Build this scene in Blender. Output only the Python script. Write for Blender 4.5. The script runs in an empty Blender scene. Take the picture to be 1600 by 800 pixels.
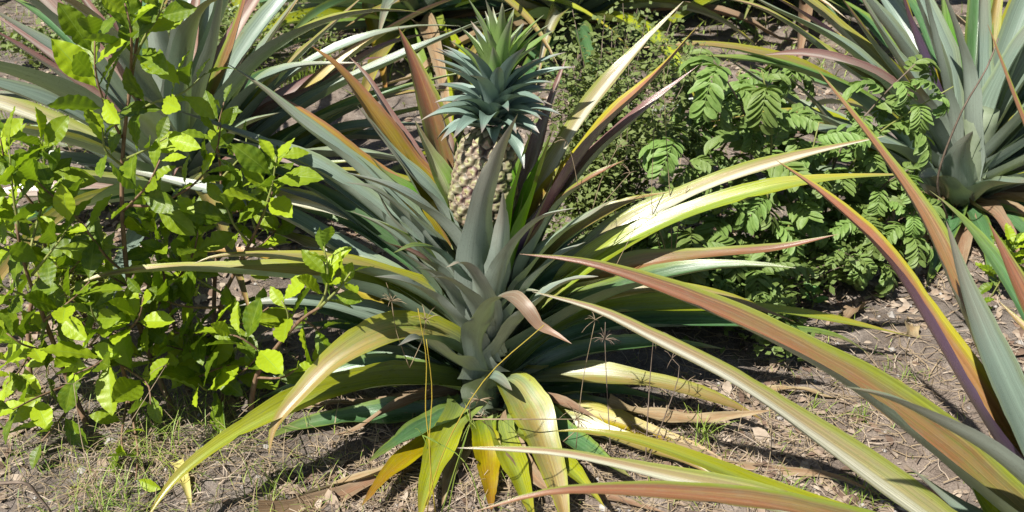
import bpy, math, random
from mathutils import Vector, Matrix, noise, Quaternion
R = math.radians
scene = bpy.context.scene
col = scene.collection
rnd = random.Random(7)

# ------------------------------------------------------------------ camera
CAM = Vector((0.0, -1.36, 1.10)); PITCH = R(30); F = 1537.0
cd = bpy.data.cameras.new('camera'); cam = bpy.data.objects.new('camera', cd); col.objects.link(cam)
cam.location = CAM; cam.rotation_euler = (R(90) - PITCH, 0, 0)
cd.sensor_width = 36; cd.lens = F / 1600 * 36; cd.clip_start = 0.05; cd.clip_end = 400
cd.dof.use_dof = True; cd.dof.focus_distance = 1.6; cd.dof.aperture_fstop = 11
scene.camera = cam
# ------------------------------------------------------------------ light
SUN = Vector((-0.42, -0.42, 0.80)).normalized()
w = bpy.data.worlds.new('World'); scene.world = w; w.use_nodes = True
nt = w.node_tree; bg = nt.nodes['Background']; sky = nt.nodes.new('ShaderNodeTexSky')
sky.sky_type = 'NISHITA'; sky.sun_disc = False
sky.sun_elevation = math.asin(SUN.z); sky.sun_rotation = math.atan2(SUN.x, SUN.y)
nt.links.new(sky.outputs[0], bg.inputs[0]); bg.inputs[1].default_value = 0.05
sl = bpy.data.lights.new('sun', 'SUN'); sl.energy = 5.0; sl.angle = R(0.5); sl.color = (1.0, 0.955, 0.88)
so = bpy.data.objects.new('sun', sl); col.objects.link(so)
so.rotation_euler = SUN.to_track_quat('Z', 'Y').to_euler(); so.location = (-3, 1, 5)
scene.view_settings.view_transform = 'Standard'; scene.view_settings.look = 'None'
scene.view_settings.gamma = 1; scene.view_settings.use_curve_mapping = False
scene.view_settings.exposure = 0.82
scene.render.resolution_x = 1024; scene.render.resolution_y = 512
try:
    scene.cycles.max_bounces = 8; scene.cycles.transparent_max_bounces = 8
except Exception: pass

# ------------------------------------------------------------------ projections
def ray(px, py):
    d = Vector(((px - 800) / F, 0, 0)); v = (400 - py) / F
    fwd = Vector((0, math.cos(PITCH), -math.sin(PITCH))); up = Vector((0, math.sin(PITCH), math.cos(PITCH)))
    return (fwd + up * v + Vector((d.x, 0, 0)))
def gz(x, y):
    r = max(abs(x), abs(y))
    if r > 8: return 0.0
    z = noise.noise(Vector((x * 1.7, y * 1.7, 3.1))) * 0.022 + noise.noise(Vector((x * 6, y * 6, 9.3))) * 0.016
    z += noise.noise(Vector((x * 21, y * 21, 1.3))) * 0.009 + noise.noise(Vector((x * 60, y * 60, 4.3))) * 0.0038
    return z - 0.008
def at(px, py, y, lo=0.006):
    r = ray(px, py); p = CAM + r * ((y - CAM.y) / r.y)
    if p.z < lo + gz(p.x, p.y):
        t = (CAM.z - lo) / -r.z; p = CAM + r * t
        p.z = max(p.z, gz(p.x, p.y) + lo)
    return p
def ground_at(px, py):
    r = ray(px, py); p = CAM + r * (CAM.z / -r.z); return Vector((p.x, p.y, gz(p.x, p.y)))

# ------------------------------------------------------------------ mesh helpers
class MB:
    def __init__(s): s.v = []; s.f = []; s.uv = []; s.mi = []; s.at = []
    def face(s, idx, uv=None, mi=0): s.f.append(idx); s.uv.append(uv); s.mi.append(mi)
    def build(s, name, mats, parent=None, smooth=True, attr=None):
        me = bpy.data.meshes.new(name); me.from_pydata([tuple(q) for q in s.v], [], s.f)
        if s.uv and s.uv[0] is not None:
            ul = me.uv_layers.new(name='UVMap'); k = 0
            flat = []
            for u in s.uv:
                for a in u: flat += [a[0], a[1]]
            ul.data.foreach_set('uv', flat)
        if not isinstance(mats, (list, tuple)): mats = [mats]
        for m in mats: me.materials.append(m)
        if len(mats) > 1: me.polygons.foreach_set('material_index', s.mi)
        if smooth: me.polygons.foreach_set('use_smooth', [True] * len(me.polygons))
        if attr:
            for nm, vals in attr.items():
                a = me.attributes.new(nm, 'FLOAT', 'POINT'); a.data.foreach_set('value', vals)
        me.update()
        o = bpy.data.objects.new(name, me); col.objects.link(o)
        if parent: link(o, parent)
        return o
def link(o, parent):
    o.parent = parent
    o.matrix_parent_inverse = parent.matrix_world.inverted() if parent.type == 'EMPTY' and False else Matrix.Identity(4)
def tag(o, label=None, cat=None, group=None, kind=None):
    if label: o['label'] = label
    if cat: o['category'] = cat
    if group: o['group'] = group
    if kind: o['kind'] = kind
    return o
def thing(name, label, cat, loc=(0, 0, 0), group=None):
    o = bpy.data.objects.new(name, None); col.objects.link(o); o.location = loc; o.empty_display_size = 0.05
    return tag(o, label, cat, group)
def crom(pts, n):
    """catmull-rom resampling to n+1 points, even in length"""
    P = [Vector(p) for p in pts]
    if len(P) == 2: P = [P[0], (P[0] + P[1]) / 2, P[1]]
    Q = [P[0] * 2 - P[1]] + P + [P[-1] * 2 - P[-2]]
    d = []
    for i in range(1, len(Q) - 2):
        for k in range(12):
            t = k / 12; a, b, c, e = Q[i - 1], Q[i], Q[i + 1], Q[i + 2]
            d.append(0.5 * ((2 * b) + (c - a) * t + (2 * a - 5 * b + 4 * c - e) * t * t + (3 * b - a - 3 * c + e) * t ** 3))
    d.append(P[-1])
    L = [0]
    for i in range(1, len(d)): L.append(L[-1] + (d[i] - d[i - 1]).length)
    out = []; j = 0
    for k in range(n + 1):
        s = L[-1] * k / n
        while j < len(L) - 2 and L[j + 1] < s: j += 1
        q = (s - L[j]) / max(1e-9, L[j + 1] - L[j]); out.append(d[j].lerp(d[j + 1], min(1, max(0, q))))
    return out, L[-1]
def add_tube(mb, pts, r0, r1, n=6, seg=None, org=Vector((0, 0, 0)), mi=0):
    C, L = crom(pts, seg or max(3, len(pts) * 3))
    b = len(mb.v); S = None
    for i, c in enumerate(C):
        T = (C[min(i + 1, len(C) - 1)] - C[max(i - 1, 0)]).normalized()
        if S is None: S = T.orthogonal().normalized()
        S = (S - T * S.dot(T)).normalized(); N = T.cross(S); r = r0 + (r1 - r0) * i / (len(C) - 1)
        for k in range(n):
            a = 2 * math.pi * k / n; mb.v.append(c + (S * math.cos(a) + N * math.sin(a)) * r - org)
    for i in range(len(C) - 1):
        for k in range(n):
            k2 = (k + 1) % n
            mb.face((b + i * n + k, b + i * n + k2, b + (i + 1) * n + k2, b + (i + 1) * n + k),
                    [(k / n, i / len(C)), ((k + 1) / n, i / len(C)), ((k + 1) / n, (i + 1) / len(C)), (k / n, (i + 1) / len(C))], mi)
    mb.face(tuple(b + (len(C) - 1) * n + k for k in range(n)), [(0, 0)] * n, mi)
    mb.face(tuple(b + k for k in reversed(range(n))), [(0, 0)] * n, mi)

# ------------------------------------------------------------------ materials
def new_mat(name):
    m = bpy.data.materials.new(name); m.use_nodes = True; n = m.node_tree.nodes; l = m.node_tree.links
    for x in list(n): n.remove(x)
    out = n.new('ShaderNodeOutputMaterial'); return m, n, l, out
class NB:
    def __init__(s, n, l): s.n = n; s.l = l
    def _in(s, node, i, v):
        if v is None: return
        if isinstance(v, bpy.types.NodeSocket): s.l.new(v, node.inputs[i])
        else:
            if isinstance(v, tuple) and len(v) == 3 and node.inputs[i].type == 'RGBA': v = v + (1,)
            node.inputs[i].default_value = v
    def math(s, op, a, b=None, c=None, clamp=False):
        x = s.n.new('ShaderNodeMath'); x.operation = op; x.use_clamp = clamp
        s._in(x, 0, a); s._in(x, 1, b); s._in(x, 2, c); return x.outputs[0]
    def mix(s, f, a, b, mode='MIX'):
        x = s.n.new('ShaderNodeMix'); x.data_type = 'RGBA'; x.blend_type = mode
        s._in(x, 0, f); s._in(x, 6, a); s._in(x, 7, b); return x.outputs[2]
    def noise(s, vec, scale, detail=3, rough=0.55, out=0):
        x = s.n.new('ShaderNodeTexNoise'); s._in(x, 'Vector', vec); x.inputs['Scale'].default_value = scale
        x.inputs['Detail'].default_value = detail; x.inputs['Roughness'].default_value = rough; return x.outputs[out]
    def ramp(s, f, stops):
        x = s.n.new('ShaderNodeValToRGB'); s._in(x, 0, f); e = x.color_ramp.elements
        while len(e) < len(stops): e.new(0.5)
        for q, (p, c) in zip(e, stops):
            q.position = p; q.color = tuple(c) + (1,) if len(c) == 3 else c
        return x.outputs[0]
    def smooth(s, v, a, b):
        x = s.n.new('ShaderNodeMapRange'); x.interpolation_type = 'SMOOTHSTEP'; s._in(x, 0, v)
        x.inputs[1].default_value = a; x.inputs[2].default_value = b; return x.outputs[0]
def g3(v): return (v, v, v)
MATS = {}
def blade_mat(name, base, mid, tip, under, under_tip, stripe=None, stripe_s=0.0, margin=None, blotch=None, blotch_s=0.5,
              rough=0.42, transl=0.12, p=(0.25, 0.7), scurf=0.25):
    if name in MATS: return MATS[name]
    m, n, l, out = new_mat(name); b = NB(n, l)
    uv = n.new('ShaderNodeUVMap'); sp = n.new('ShaderNodeSeparateXYZ'); l.new(uv.outputs[0], sp.inputs[0])
    oi = n.new('ShaderNodeObjectInfo'); rn = oi.outputs['Random']
    u, v = sp.outputs[0], sp.outputs[1]
    off = b.math('MULTIPLY', rn, 37.0)
    cx = n.new('ShaderNodeCombineXYZ'); b._in(cx, 0, b.math('MULTIPLY', u, 16.0)); b._in(cx, 1, b.math('MULTIPLY', v, 0.9)); b._in(cx, 2, off)
    streak = b.noise(cx.outputs[0], 1.6, 4)
    cy = n.new('ShaderNodeCombineXYZ'); b._in(cy, 0, b.math('MULTIPLY', u, 2.6)); b._in(cy, 1, b.math('MULTIPLY', v, 6.0)); b._in(cy, 2, off)
    patch = b.noise(cy.outputs[0], 1.3, 5, 0.65)
    cz = n.new('ShaderNodeCombineXYZ'); b._in(cz, 0, b.math('MULTIPLY', u, 90.0)); b._in(cz, 1, b.math('MULTIPLY', v, 2.0)); b._in(cz, 2, off)
    fine = b.noise(cz.outputs[0], 1.0, 2)
    speck = b.noise(cy.outputs[0], 22.0, 2)
    vv = b.math('ADD', v, b.math('MULTIPLY', b.math('SUBTRACT', patch, 0.5), 0.25))
    vv = b.math('ADD', vv, b.math('MULTIPLY', b.math('SUBTRACT', rn, 0.5), 0.16))
    top = b.ramp(vv, [(0.02, base), (p[0], mid), (p[1], mid if blotch is None else tuple(0.5 * (i + j) for i, j in zip(mid, tip))), (0.93, tip), (0.985, tuple(0.5 * q + w_ for q, w_ in zip(tip, (0.16, 0.11, 0.07))))])
    du = b.math('ABSOLUTE', b.math('SUBTRACT', u, 0.5))
    if blotch:
        bl = b.math('MULTIPLY', b.smooth(b.math('SUBTRACT', b.math('ADD', b.math('MULTIPLY', patch, 0.6), b.math('MULTIPLY', streak, 0.5)), b.math('MULTIPLY', du, 0.35)), 0.36, 0.56), b.smooth(vv, 0.12, 0.40))
        top = b.mix(b.math('MULTIPLY', bl, blotch_s), top, blotch)
    if margin:
        mg = b.smooth(b.math('ADD', du, b.math('MULTIPLY', b.math('SUBTRACT', streak, 0.5), 0.16)), 0.33, 0.44)
        top = b.mix(b.math('MULTIPLY', mg, 0.85), top, margin)
    if stripe:
        st = b.math('SUBTRACT', 1.0, b.smooth(b.math('ADD', du, b.math('MULTIPLY', b.math('SUBTRACT', streak, 0.5), 0.22)), 0.06, 0.24))
        top = b.mix(b.math('MULTIPLY', st, stripe_s), top, stripe)
    # fine streaking; the pale streaks are a sheen painted into the colour
    top = b.mix(b.math('MULTIPLY', b.smooth(streak, 0.48, 0.66), 0.26), top, tuple(min(1, q * 1.45 + 0.05) for q in mid))
    top = b.mix(b.math('MULTIPLY', b.math('SUBTRACT', 1.0, b.smooth(streak, 0.32, 0.46)), 0.35), top, tuple(q * 0.55 for q in mid))
    dust = b.noise(cy.outputs[0], 7.0, 5, 0.7)
    top = b.mix(b.math('MULTIPLY', b.smooth(dust, 0.42, 0.72), 0.22), top, (0.27, 0.29, 0.24))
    top = b.mix(b.smooth(fine, 0.35, 0.75), b.mix(1.0, top, g3(0.72), 'MULTIPLY'), b.mix(1.0, top, g3(1.2), 'MULTIPLY'))
    top = b.mix(b.math('MULTIPLY', b.smooth(speck, 0.66, 0.74), 0.45), top, (0.10, 0.065, 0.035))
    scar = b.noise(cy.outputs[0], 3.1, 6, 0.75)
    top = b.mix(b.math('MULTIPLY', b.smooth(b.math('ADD', scar, b.math('MULTIPLY', du, 0.15)), 0.70, 0.745), 0.7), top, (0.20, 0.13, 0.07))
    un = b.ramp(vv, [(0.05, under), (0.6, under), (0.95, under_tip)])
    un = b.mix(b.smooth(fine, 0.3, 0.8), b.mix(1.0, un, g3(0.82), 'MULTIPLY'), b.mix(1.0, un, g3(1.15), 'MULTIPLY'))
    un = b.mix(b.math('MULTIPLY', b.smooth(patch, 0.5, 0.75), 0.3), un, (0.16, 0.18, 0.12))
    un = b.mix(b.math('MULTIPLY', b.smooth(speck, 0.62, 0.70), 0.5), un, (0.09, 0.07, 0.05))
    geo = n.new('ShaderNodeNewGeometry')
    c = b.mix(geo.outputs['Backfacing'], top, un)
    hv = n.new('ShaderNodeHueSaturation'); b._in(hv, 'Color', c)
    b._in(hv, 'Hue', b.math('ADD', 0.487, b.math('MULTIPLY', rn, 0.026))); b._in(hv, 'Value', b.math('ADD', 0.76, b.math('MULTIPLY', rn, 0.26)))
    hv.inputs['Saturation'].default_value = 1.12 if 'dry' in name or 'glauc' in name else 1.2
    c = hv.outputs[0]
    pb = n.new('ShaderNodeBsdfPrincipled'); b._in(pb, 'Base Color', c)
    b._in(pb, 'Roughness', b.math('ADD', rough - 0.10, b.math('MULTIPLY', b.math('SUBTRACT', patch, 0.4), 0.35)))
    pb.inputs['Specular IOR Level'].default_value = 0.2 if 'dry' in name else 0.75
    bp = n.new('ShaderNodeBump'); bp.inputs['Strength'].default_value = 0.22; bp.inputs['Distance'].default_value = 0.0012
    b._in(bp, 'Height', b.math('ADD', fine, b.math('MULTIPLY', streak, 0.8))); l.new(bp.outputs[0], pb.inputs['Normal'])
    tr = n.new('ShaderNodeBsdfTranslucent'); b._in(tr, 'Color', b.mix(1.0, c, (0.95, 1.1, 0.35), 'MULTIPLY'))
    mx = n.new('ShaderNodeMixShader'); mx.inputs[0].default_value = transl
    l.new(pb.outputs[0], mx.inputs[1]); l.new(tr.outputs[0], mx.inputs[2]); l.new(mx.outputs[0], out.inputs[0])
    MATS[name] = m; return m
GU = (0.34, 0.395, 0.335)   # silver scurf of the undersides
GB = (0.26, 0.33, 0.25)     # grey bloom of the leaf bases
K = {
 'glaucous': blade_mat('leaf_glaucous', GB, (0.24, 0.31, 0.25), (0.26, 0.24, 0.18), GU, (0.26, 0.26, 0.21), rough=0.40, margin=(0.27, 0.33, 0.20)),
 'silver':   blade_mat('leaf_glaucous_silver', (0.30, 0.37, 0.31), (0.31, 0.38, 0.33), (0.33, 0.31, 0.26), (0.38, 0.43, 0.37), (0.33, 0.31, 0.26), rough=0.42, margin=(0.36, 0.42, 0.33)),
 'deep':     blade_mat('leaf_deep_green', (0.15, 0.23, 0.14), (0.10, 0.185, 0.085), (0.17, 0.21, 0.06), (0.17, 0.24, 0.19), (0.19, 0.23, 0.12), rough=0.38, margin=(0.22, 0.29, 0.08)),
 'olive':    blade_mat('leaf_olive', GB, (0.25, 0.29, 0.09), (0.34, 0.23, 0.12), (0.23, 0.29, 0.22), (0.26, 0.24, 0.16), margin=(0.33, 0.33, 0.06), blotch=(0.32, 0.20, 0.10), blotch_s=0.6, p=(0.35, .75)),
 'yellow':   blade_mat('leaf_yellow_green', (0.24, 0.32, 0.12), (0.34, 0.38, 0.07), (0.42, 0.36, 0.10), (0.27, 0.33, 0.17), (0.31, 0.30, 0.12), stripe=(0.25, 0.33, 0.10), stripe_s=0.6, rough=0.36, transl=0.15),
 'dying':    blade_mat('leaf_yellow_brown', (0.20, 0.30, 0.06), (0.46, 0.43, 0.04), (0.30, 0.14, 0.06), (0.35, 0.36, 0.06), (0.28, 0.13, 0.06), rough=0.5, transl=0.25, blotch=(0.30, 0.17, 0.05), blotch_s=0.5, p=(0.3, 0.68)),
 'orange':   blade_mat('leaf_orange', GB, (0.38, 0.35, 0.07), (0.36, 0.17, 0.11), (0.27, 0.31, 0.22), (0.28, 0.20, 0.14), margin=(0.38, 0.19, 0.13), blotch=(0.38, 0.24, 0.09), blotch_s=0.6, p=(0.3, .65)),
 'red':      blade_mat('leaf_red', GB, (0.25, 0.27, 0.09), (0.28, 0.12, 0.10), (0.25, 0.30, 0.25), (0.25, 0.16, 0.14), margin=(0.27, 0.33, 0.07), blotch=(0.30, 0.135, 0.09), blotch_s=0.75, p=(0.25, 0.6)),
 'pale':     blade_mat('leaf_pale_stripe', (0.26, 0.34, 0.22), (0.36, 0.39, 0.17), (0.36, 0.23, 0.17), (0.26, 0.32, 0.27), (0.26, 0.21, 0.18), stripe=(0.66, 0.65, 0.54), stripe_s=0.95, margin=(0.28, 0.31, 0.08), blotch=(0.38, 0.27, 0.18), blotch_s=0.6, rough=0.30),
 'pink':     blade_mat('leaf_pink', (0.24, 0.28, 0.23), (0.32, 0.25, 0.22), (0.30, 0.16, 0.14), (0.24, 0.28, 0.25), (0.23, 0.16, 0.15), stripe=(0.55, 0.49, 0.44), stripe_s=0.7, margin=(0.27, 0.14, 0.13), blotch=(0.34, 0.22, 0.19), blotch_s=0.6, rough=0.32),
 'purple':   blade_mat('leaf_purple_back', (0.26, 0.30, 0.13), (0.35, 0.25, 0.10), (0.30, 0.13, 0.10), (0.14, 0.10, 0.16), (0.20, 0.09, 0.10), margin=(0.42, 0.40, 0.08), rough=0.35, transl=0.05, blotch=(0.34, 0.16, 0.12), blotch_s=0.8),
 'bright':   blade_mat('leaf_bright_green', (0.20, 0.36, 0.06), (0.15, 0.31, 0.06), (0.24, 0.25, 0.12), (0.19, 0.35, 0.07), (0.25, 0.25, 0.15), stripe=(0.40, 0.50, 0.24), stripe_s=0.4, transl=0.3),
 'greenstripe': blade_mat('leaf_green_pale_stripe', (0.22, 0.40, 0.06), (0.28, 0.40, 0.13), (0.34, 0.28, 0.20), (0.24, 0.40, 0.09), (0.26, 0.28, 0.15), stripe=(0.60, 0.62, 0.42), stripe_s=0.9, transl=0.25),
 'curl':     blade_mat('leaf_tip_withered', GB, (0.27, 0.33, 0.27), (0.33, 0.19, 0.12), GU, (0.34, 0.20, 0.12), rough=0.55, blotch=(0.24, 0.13, 0.09), blotch_s=.5, p=(.3,.6)),
 'dry':      blade_mat('leaf_dry', (0.20, 0.14, 0.08), (0.33, 0.25, 0.16), (0.42, 0.33, 0.22), (0.28, 0.21, 0.14), (0.38, 0.30, 0.20), blotch=(0.22, 0.10, 0.05), blotch_s=0.6, rough=0.75, transl=0.1),
 'crown':    blade_mat('crown_glaucous', (0.26, 0.36, 0.26), (0.23, 0.32, 0.27), (0.28, 0.24, 0.22), (0.21, 0.285, 0.25), (0.25, 0.21, 0.20), rough=0.45, p=(0.35, 0.75), transl=0.1),
 'crowntop': blade_mat('crown_heart_green', (0.42, 0.58, 0.07), (0.28, 0.42, 0.15), (0.34, 0.36, 0.27), (0.30, 0.42, 0.18), (0.34, 0.33, 0.28), rough=0.42, p=(0.4, 0.75), transl=0.3),
}
def simple_mat(name, c1, c2, rough=0.8, scale=30, transl=0.0, spec=0.4, bump=0.3, stretch=(1, 1, 1), c3=None):
    m, n, l, out = new_mat(name); b = NB(n, l)
    tc = n.new('ShaderNodeTexCoord'); mp = n.new('ShaderNodeMapping'); mp.inputs['Scale'].default_value = stretch
    l.new(tc.outputs['Object'], mp.inputs[0]); f = b.noise(mp.outputs[0], scale, 5, 0.6)
    oi = n.new('ShaderNodeObjectInfo')
    stops = [(0.3, c1), (0.7, c2)] if c3 is None else [(0.25, c1), (0.5, c2), (0.75, c3)]
    c = b.ramp(f, stops)
    pb = n.new('ShaderNodeBsdfPrincipled'); b._in(pb, 'Base Color', c); pb.inputs['Roughness'].default_value = rough
    pb.inputs['Specular IOR Level'].default_value = spec
    bp = n.new('ShaderNodeBump'); bp.inputs['Strength'].default_value = bump; bp.inputs['Distance'].default_value = 0.002; l.new(f, bp.inputs['Height'])
    l.new(bp.outputs[0], pb.inputs['Normal'])
    if transl:
        tr = n.new('ShaderNodeBsdfTranslucent'); b._in(tr, 'Color', b.mix(1.0, c, (1.1, 1.2, 0.4), 'MULTIPLY')); mx = n.new('ShaderNodeMixShader')
        mx.inputs[0].default_value = transl; l.new(pb.outputs[0], mx.inputs[1]); l.new(tr.outputs[0], mx.inputs[2]); l.new(mx.outputs[0], out.inputs[0])
    else: l.new(pb.outputs[0], out.inputs[0])
    return m
def broad_mat(name, c1, c2, under, vein, transl=0.35, rough=0.36, young=None, tcol=(1.12, 1.12, 0.25)):
    """broad leaf: uv.x across, uv.y along; pale midrib and side veins"""
    m, n, l, out = new_mat(name); b = NB(n, l)
    uv = n.new('ShaderNodeUVMap'); sp = n.new('ShaderNodeSeparateXYZ'); l.new(uv.outputs[0], sp.inputs[0])
    oi = n.new('ShaderNodeObjectInfo'); rn = oi.outputs['Random']
    u, v = sp.outputs[0], sp.outputs[1]; du = b.math('ABSOLUTE', b.math('SUBTRACT', u, 0.5))
    off = b.math('MULTIPLY', rn, 53.0)
    cx = n.new('ShaderNodeCombineXYZ'); b._in(cx, 0, u); b._in(cx, 1, v); b._in(cx, 2, off)
    nz = b.noise(cx.outputs[0], 4.0, 4); nf = b.noise(cx.outputs[0], 26.0, 3)
    c = b.mix(b.smooth(nz, 0.3, 0.7), c1, c2)
    if young: c = b.mix(b.smooth(rn, 0.25, 0.9), c, young)
    mid = b.math('SUBTRACT', 1.0, b.smooth(du, 0.008, 0.03))
    wv = b.math('SINE', b.math('MULTIPLY', b.math('SUBTRACT', v, b.math('MULTIPLY', du, 0.7)), 52.0))
    side = b.smooth(wv, 0.86, 0.99)
    vn = b.math('MAXIMUM', mid, b.math('MULTIPLY', side, 0.45))
    c = b.mix(b.math('MULTIPLY', vn, 0.6), c, vein)
    c = b.mix(b.math('MULTIPLY', b.smooth(nf, 0.69, 0.76), 0.5), c, (0.22, 0.20, 0.05))
    geo = n.new('ShaderNodeNewGeometry'); c2_ = b.mix(geo.outputs['Backfacing'], c, b.mix(0.35, under, c))
    hv = n.new('ShaderNodeHueSaturation'); b._in(hv, 'Color', c2_)
    b._in(hv, 'Hue', b.math('ADD', 0.488, b.math('MULTIPLY', rn, 0.022))); b._in(hv, 'Value', b.math('ADD', 0.8, b.math('MULTIPLY', rn, 0.42)))
    c = hv.outputs[0]
    pb = n.new('ShaderNodeBsdfPrincipled'); b._in(pb, 'Base Color', c); b._in(pb, 'Roughness', b.math('ADD', rough, b.math('MULTIPLY', nz, 0.15)))
    pb.inputs['Specular IOR Level'].default_value = 0.5
    bp = n.new('ShaderNodeBump'); bp.inputs['Strength'].default_value = 0.3; bp.inputs['Distance'].default_value = 0.001
    b._in(bp, 'Height', b.math('ADD', b.math('MULTIPLY', vn, -0.8), nf)); l.new(bp.outputs[0], pb.inputs['Normal'])
    tr = n.new('ShaderNodeBsdfTranslucent'); b._in(tr, 'Color', b.mix(1.0, c, tcol, 'MULTIPLY'))
    mx = n.new('ShaderNodeMixShader'); mx.inputs[0].default_value = transl
    l.new(pb.outputs[0], mx.inputs[1]); l.new(tr.outputs[0], mx.inputs[2]); l.new(mx.outputs[0], out.inputs[0])
    return m
M_SHRUB = broad_mat('shrub_leaf', (0.085, 0.17, 0.008), (0.17, 0.27, 0.010), (0.14, 0.24, 0.04), (0.26, 0.38, 0.06), 0.40, 0.33, young=(0.34, 0.43, 0.015))
M_LEGUME = broad_mat('legume_leaf', (0.13, 0.215, 0.045), (0.21, 0.30, 0.08), (0.13, 0.22, 0.08), (0.20, 0.32, 0.09), 0.28, 0.42)
M_TINY = broad_mat('tiny_leaf', (0.15, 0.22, 0.06), (0.24, 0.30, 0.09), (0.16, 0.22, 0.10), (0.22, 0.28, 0.12), 0.3, 0.45)
M_HERB = broad_mat('herb_leaf', (0.12, 0.28, 0.08), (0.17, 0.34, 0.09), (0.16, 0.28, 0.12), (0.30, 0.42, 0.18), 0.3, 0.45)
M_BARK = simple_mat('shrub_bark', (0.09, 0.05, 0.03), (0.20, 0.12, 0.07), 0.75, 120, stretch=(1, 1, 0.3), c3=(0.28, 0.20, 0.13))
M_GREENSTEM = simple_mat('green_stem', (0.16, 0.20, 0.05), (0.26, 0.26, 0.08), 0.6, 80)
M_STRAW = simple_mat('dry_grass', (0.25, 0.18, 0.11), (0.42, 0.33, 0.21), 0.8, 40, 0.2)
M_GRASS = simple_mat('green_grass', (0.10, 0.22, 0.04), (0.26, 0.36, 0.06), 0.5, 14, 0.3, c3=(0.40, 0.40, 0.10))
M_ORGRASS = simple_mat('orange_grass', (0.50, 0.30, 0.04), (0.52, 0.42, 0.06), 0.5, 8, 0.3, c3=(0.45, 0.18, 0.04))
M_TWIG = simple_mat('twig_bark', (0.10, 0.07, 0.05), (0.22, 0.17, 0.13), 0.85, 60)
M_STONE = simple_mat('stone', (0.22, 0.20, 0.18), (0.42, 0.40, 0.37), 0.85, 40, bump=0.6)
M_PED = simple_mat('fruit_stalk', (0.16, 0.20, 0.12), (0.22, 0.26, 0.18), 0.6, 40)
M_DEADYEL = simple_mat('fallen_leaf_yellow', (0.55, 0.50, 0.12), (0.65, 0.55, 0.22), 0.6, 30, 0.3)

# ------------------------------------------------------------------ soil
def soil_mat():
    m, n, l, out = new_mat('soil'); b = NB(n, l)
    tc = n.new('ShaderNodeTexCoord'); P = tc.outputs['Object']
    big = b.noise(P, 2.2, 5, 0.6); med = b.noise(P, 17, 6, 0.65); fin = b.noise(P, 120, 5, 0.7); gr = b.noise(P, 420, 3, 0.7)
    c = b.ramp(med, [(0.25, (0.10, 0.083, 0.070)), (0.5, (0.185, 0.158, 0.136)), (0.72, (0.29, 0.257, 0.226))])
    c = b.mix(b.smooth(big, 0.35, 0.65), c, b.mix(1.0, c, (1.22, 1.13, 1.06), 'MULTIPLY'))
    c = b.mix(b.math('MULTIPLY', b.smooth(gr, 0.35, 0.75), 0.8), b.mix(1.0, c, g3(0.72), 'MULTIPLY'), b.mix(1.0, c, g3(1.42), 'MULTIPLY'))
    vo = n.new('ShaderNodeTexVoronoi'); l.new(P, vo.inputs['Vector']); vo.inputs['Scale'].default_value = 95
    chip = b.math('MULTIPLY', b.smooth(b.math('SUBTRACT', 0.55, vo.outputs['Distance']), 0.25, 0.4), b.smooth(fin, 0.5, 0.62))
    c = b.mix(b.math('MULTIPLY', chip, 0.55), c, (0.42, 0.35, 0.28))
    dk = b.smooth(b.noise(P, 48, 4, 0.7), 0.58, 0.72)
    c = b.mix(b.math('MULTIPLY', dk, 0.6), c, (0.07, 0.05, 0.04))
    pb = n.new('ShaderNodeBsdfPrincipled'); b._in(pb, 'Base Color', c); pb.inputs['Roughness'].default_value = 0.95
    pb.inputs['Specular IOR Level'].default_value = 0.15
    bp = n.new('ShaderNodeBump'); bp.inputs['Strength'].default_value = 0.9; bp.inputs['Distance'].default_value = 0.012
    b._in(bp, 'Height', b.math('ADD', b.math('ADD', b.math('MULTIPLY', med, 0.6), b.math('MULTIPLY', fin, 0.45)), b.math('ADD', b.math('MULTIPLY', gr, 0.22), b.math('MULTIPLY', chip, 0.2))))
    l.new(bp.outputs[0], pb.inputs['Normal']); l.new(pb.outputs[0], out.inputs[0]); return m
def axis(lo, hi, step, far):
    a = []; x = lo
    while x <= hi: a.append(x); x += step
    s = step; x = a[-1]
    while x < far: s *= 1.35; x += s; a.append(x)
    s = step; x = a[0]
    while x > -far: s *= 1.35; x -= s; a.insert(0, x)
    return a
X = axis(-1.9, 1.9, 0.014, 150); Y = axis(-0.9, 3.2, 0.016, 150)
mb = MB()
for y in Y:
    for x in X: mb.v.append((x, y, gz(x, y)))
nx = len(X)
for j in range(len(Y) - 1):
    for i in range(nx - 1):
        mb.f.append((j * nx + i, j * nx + i + 1, (j + 1) * nx + i + 1, (j + 1) * nx + i))
ground = mb.build('ground', soil_mat()); tag(ground, 'dry grey-brown sandy soil between the plants', kind='structure')

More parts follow.
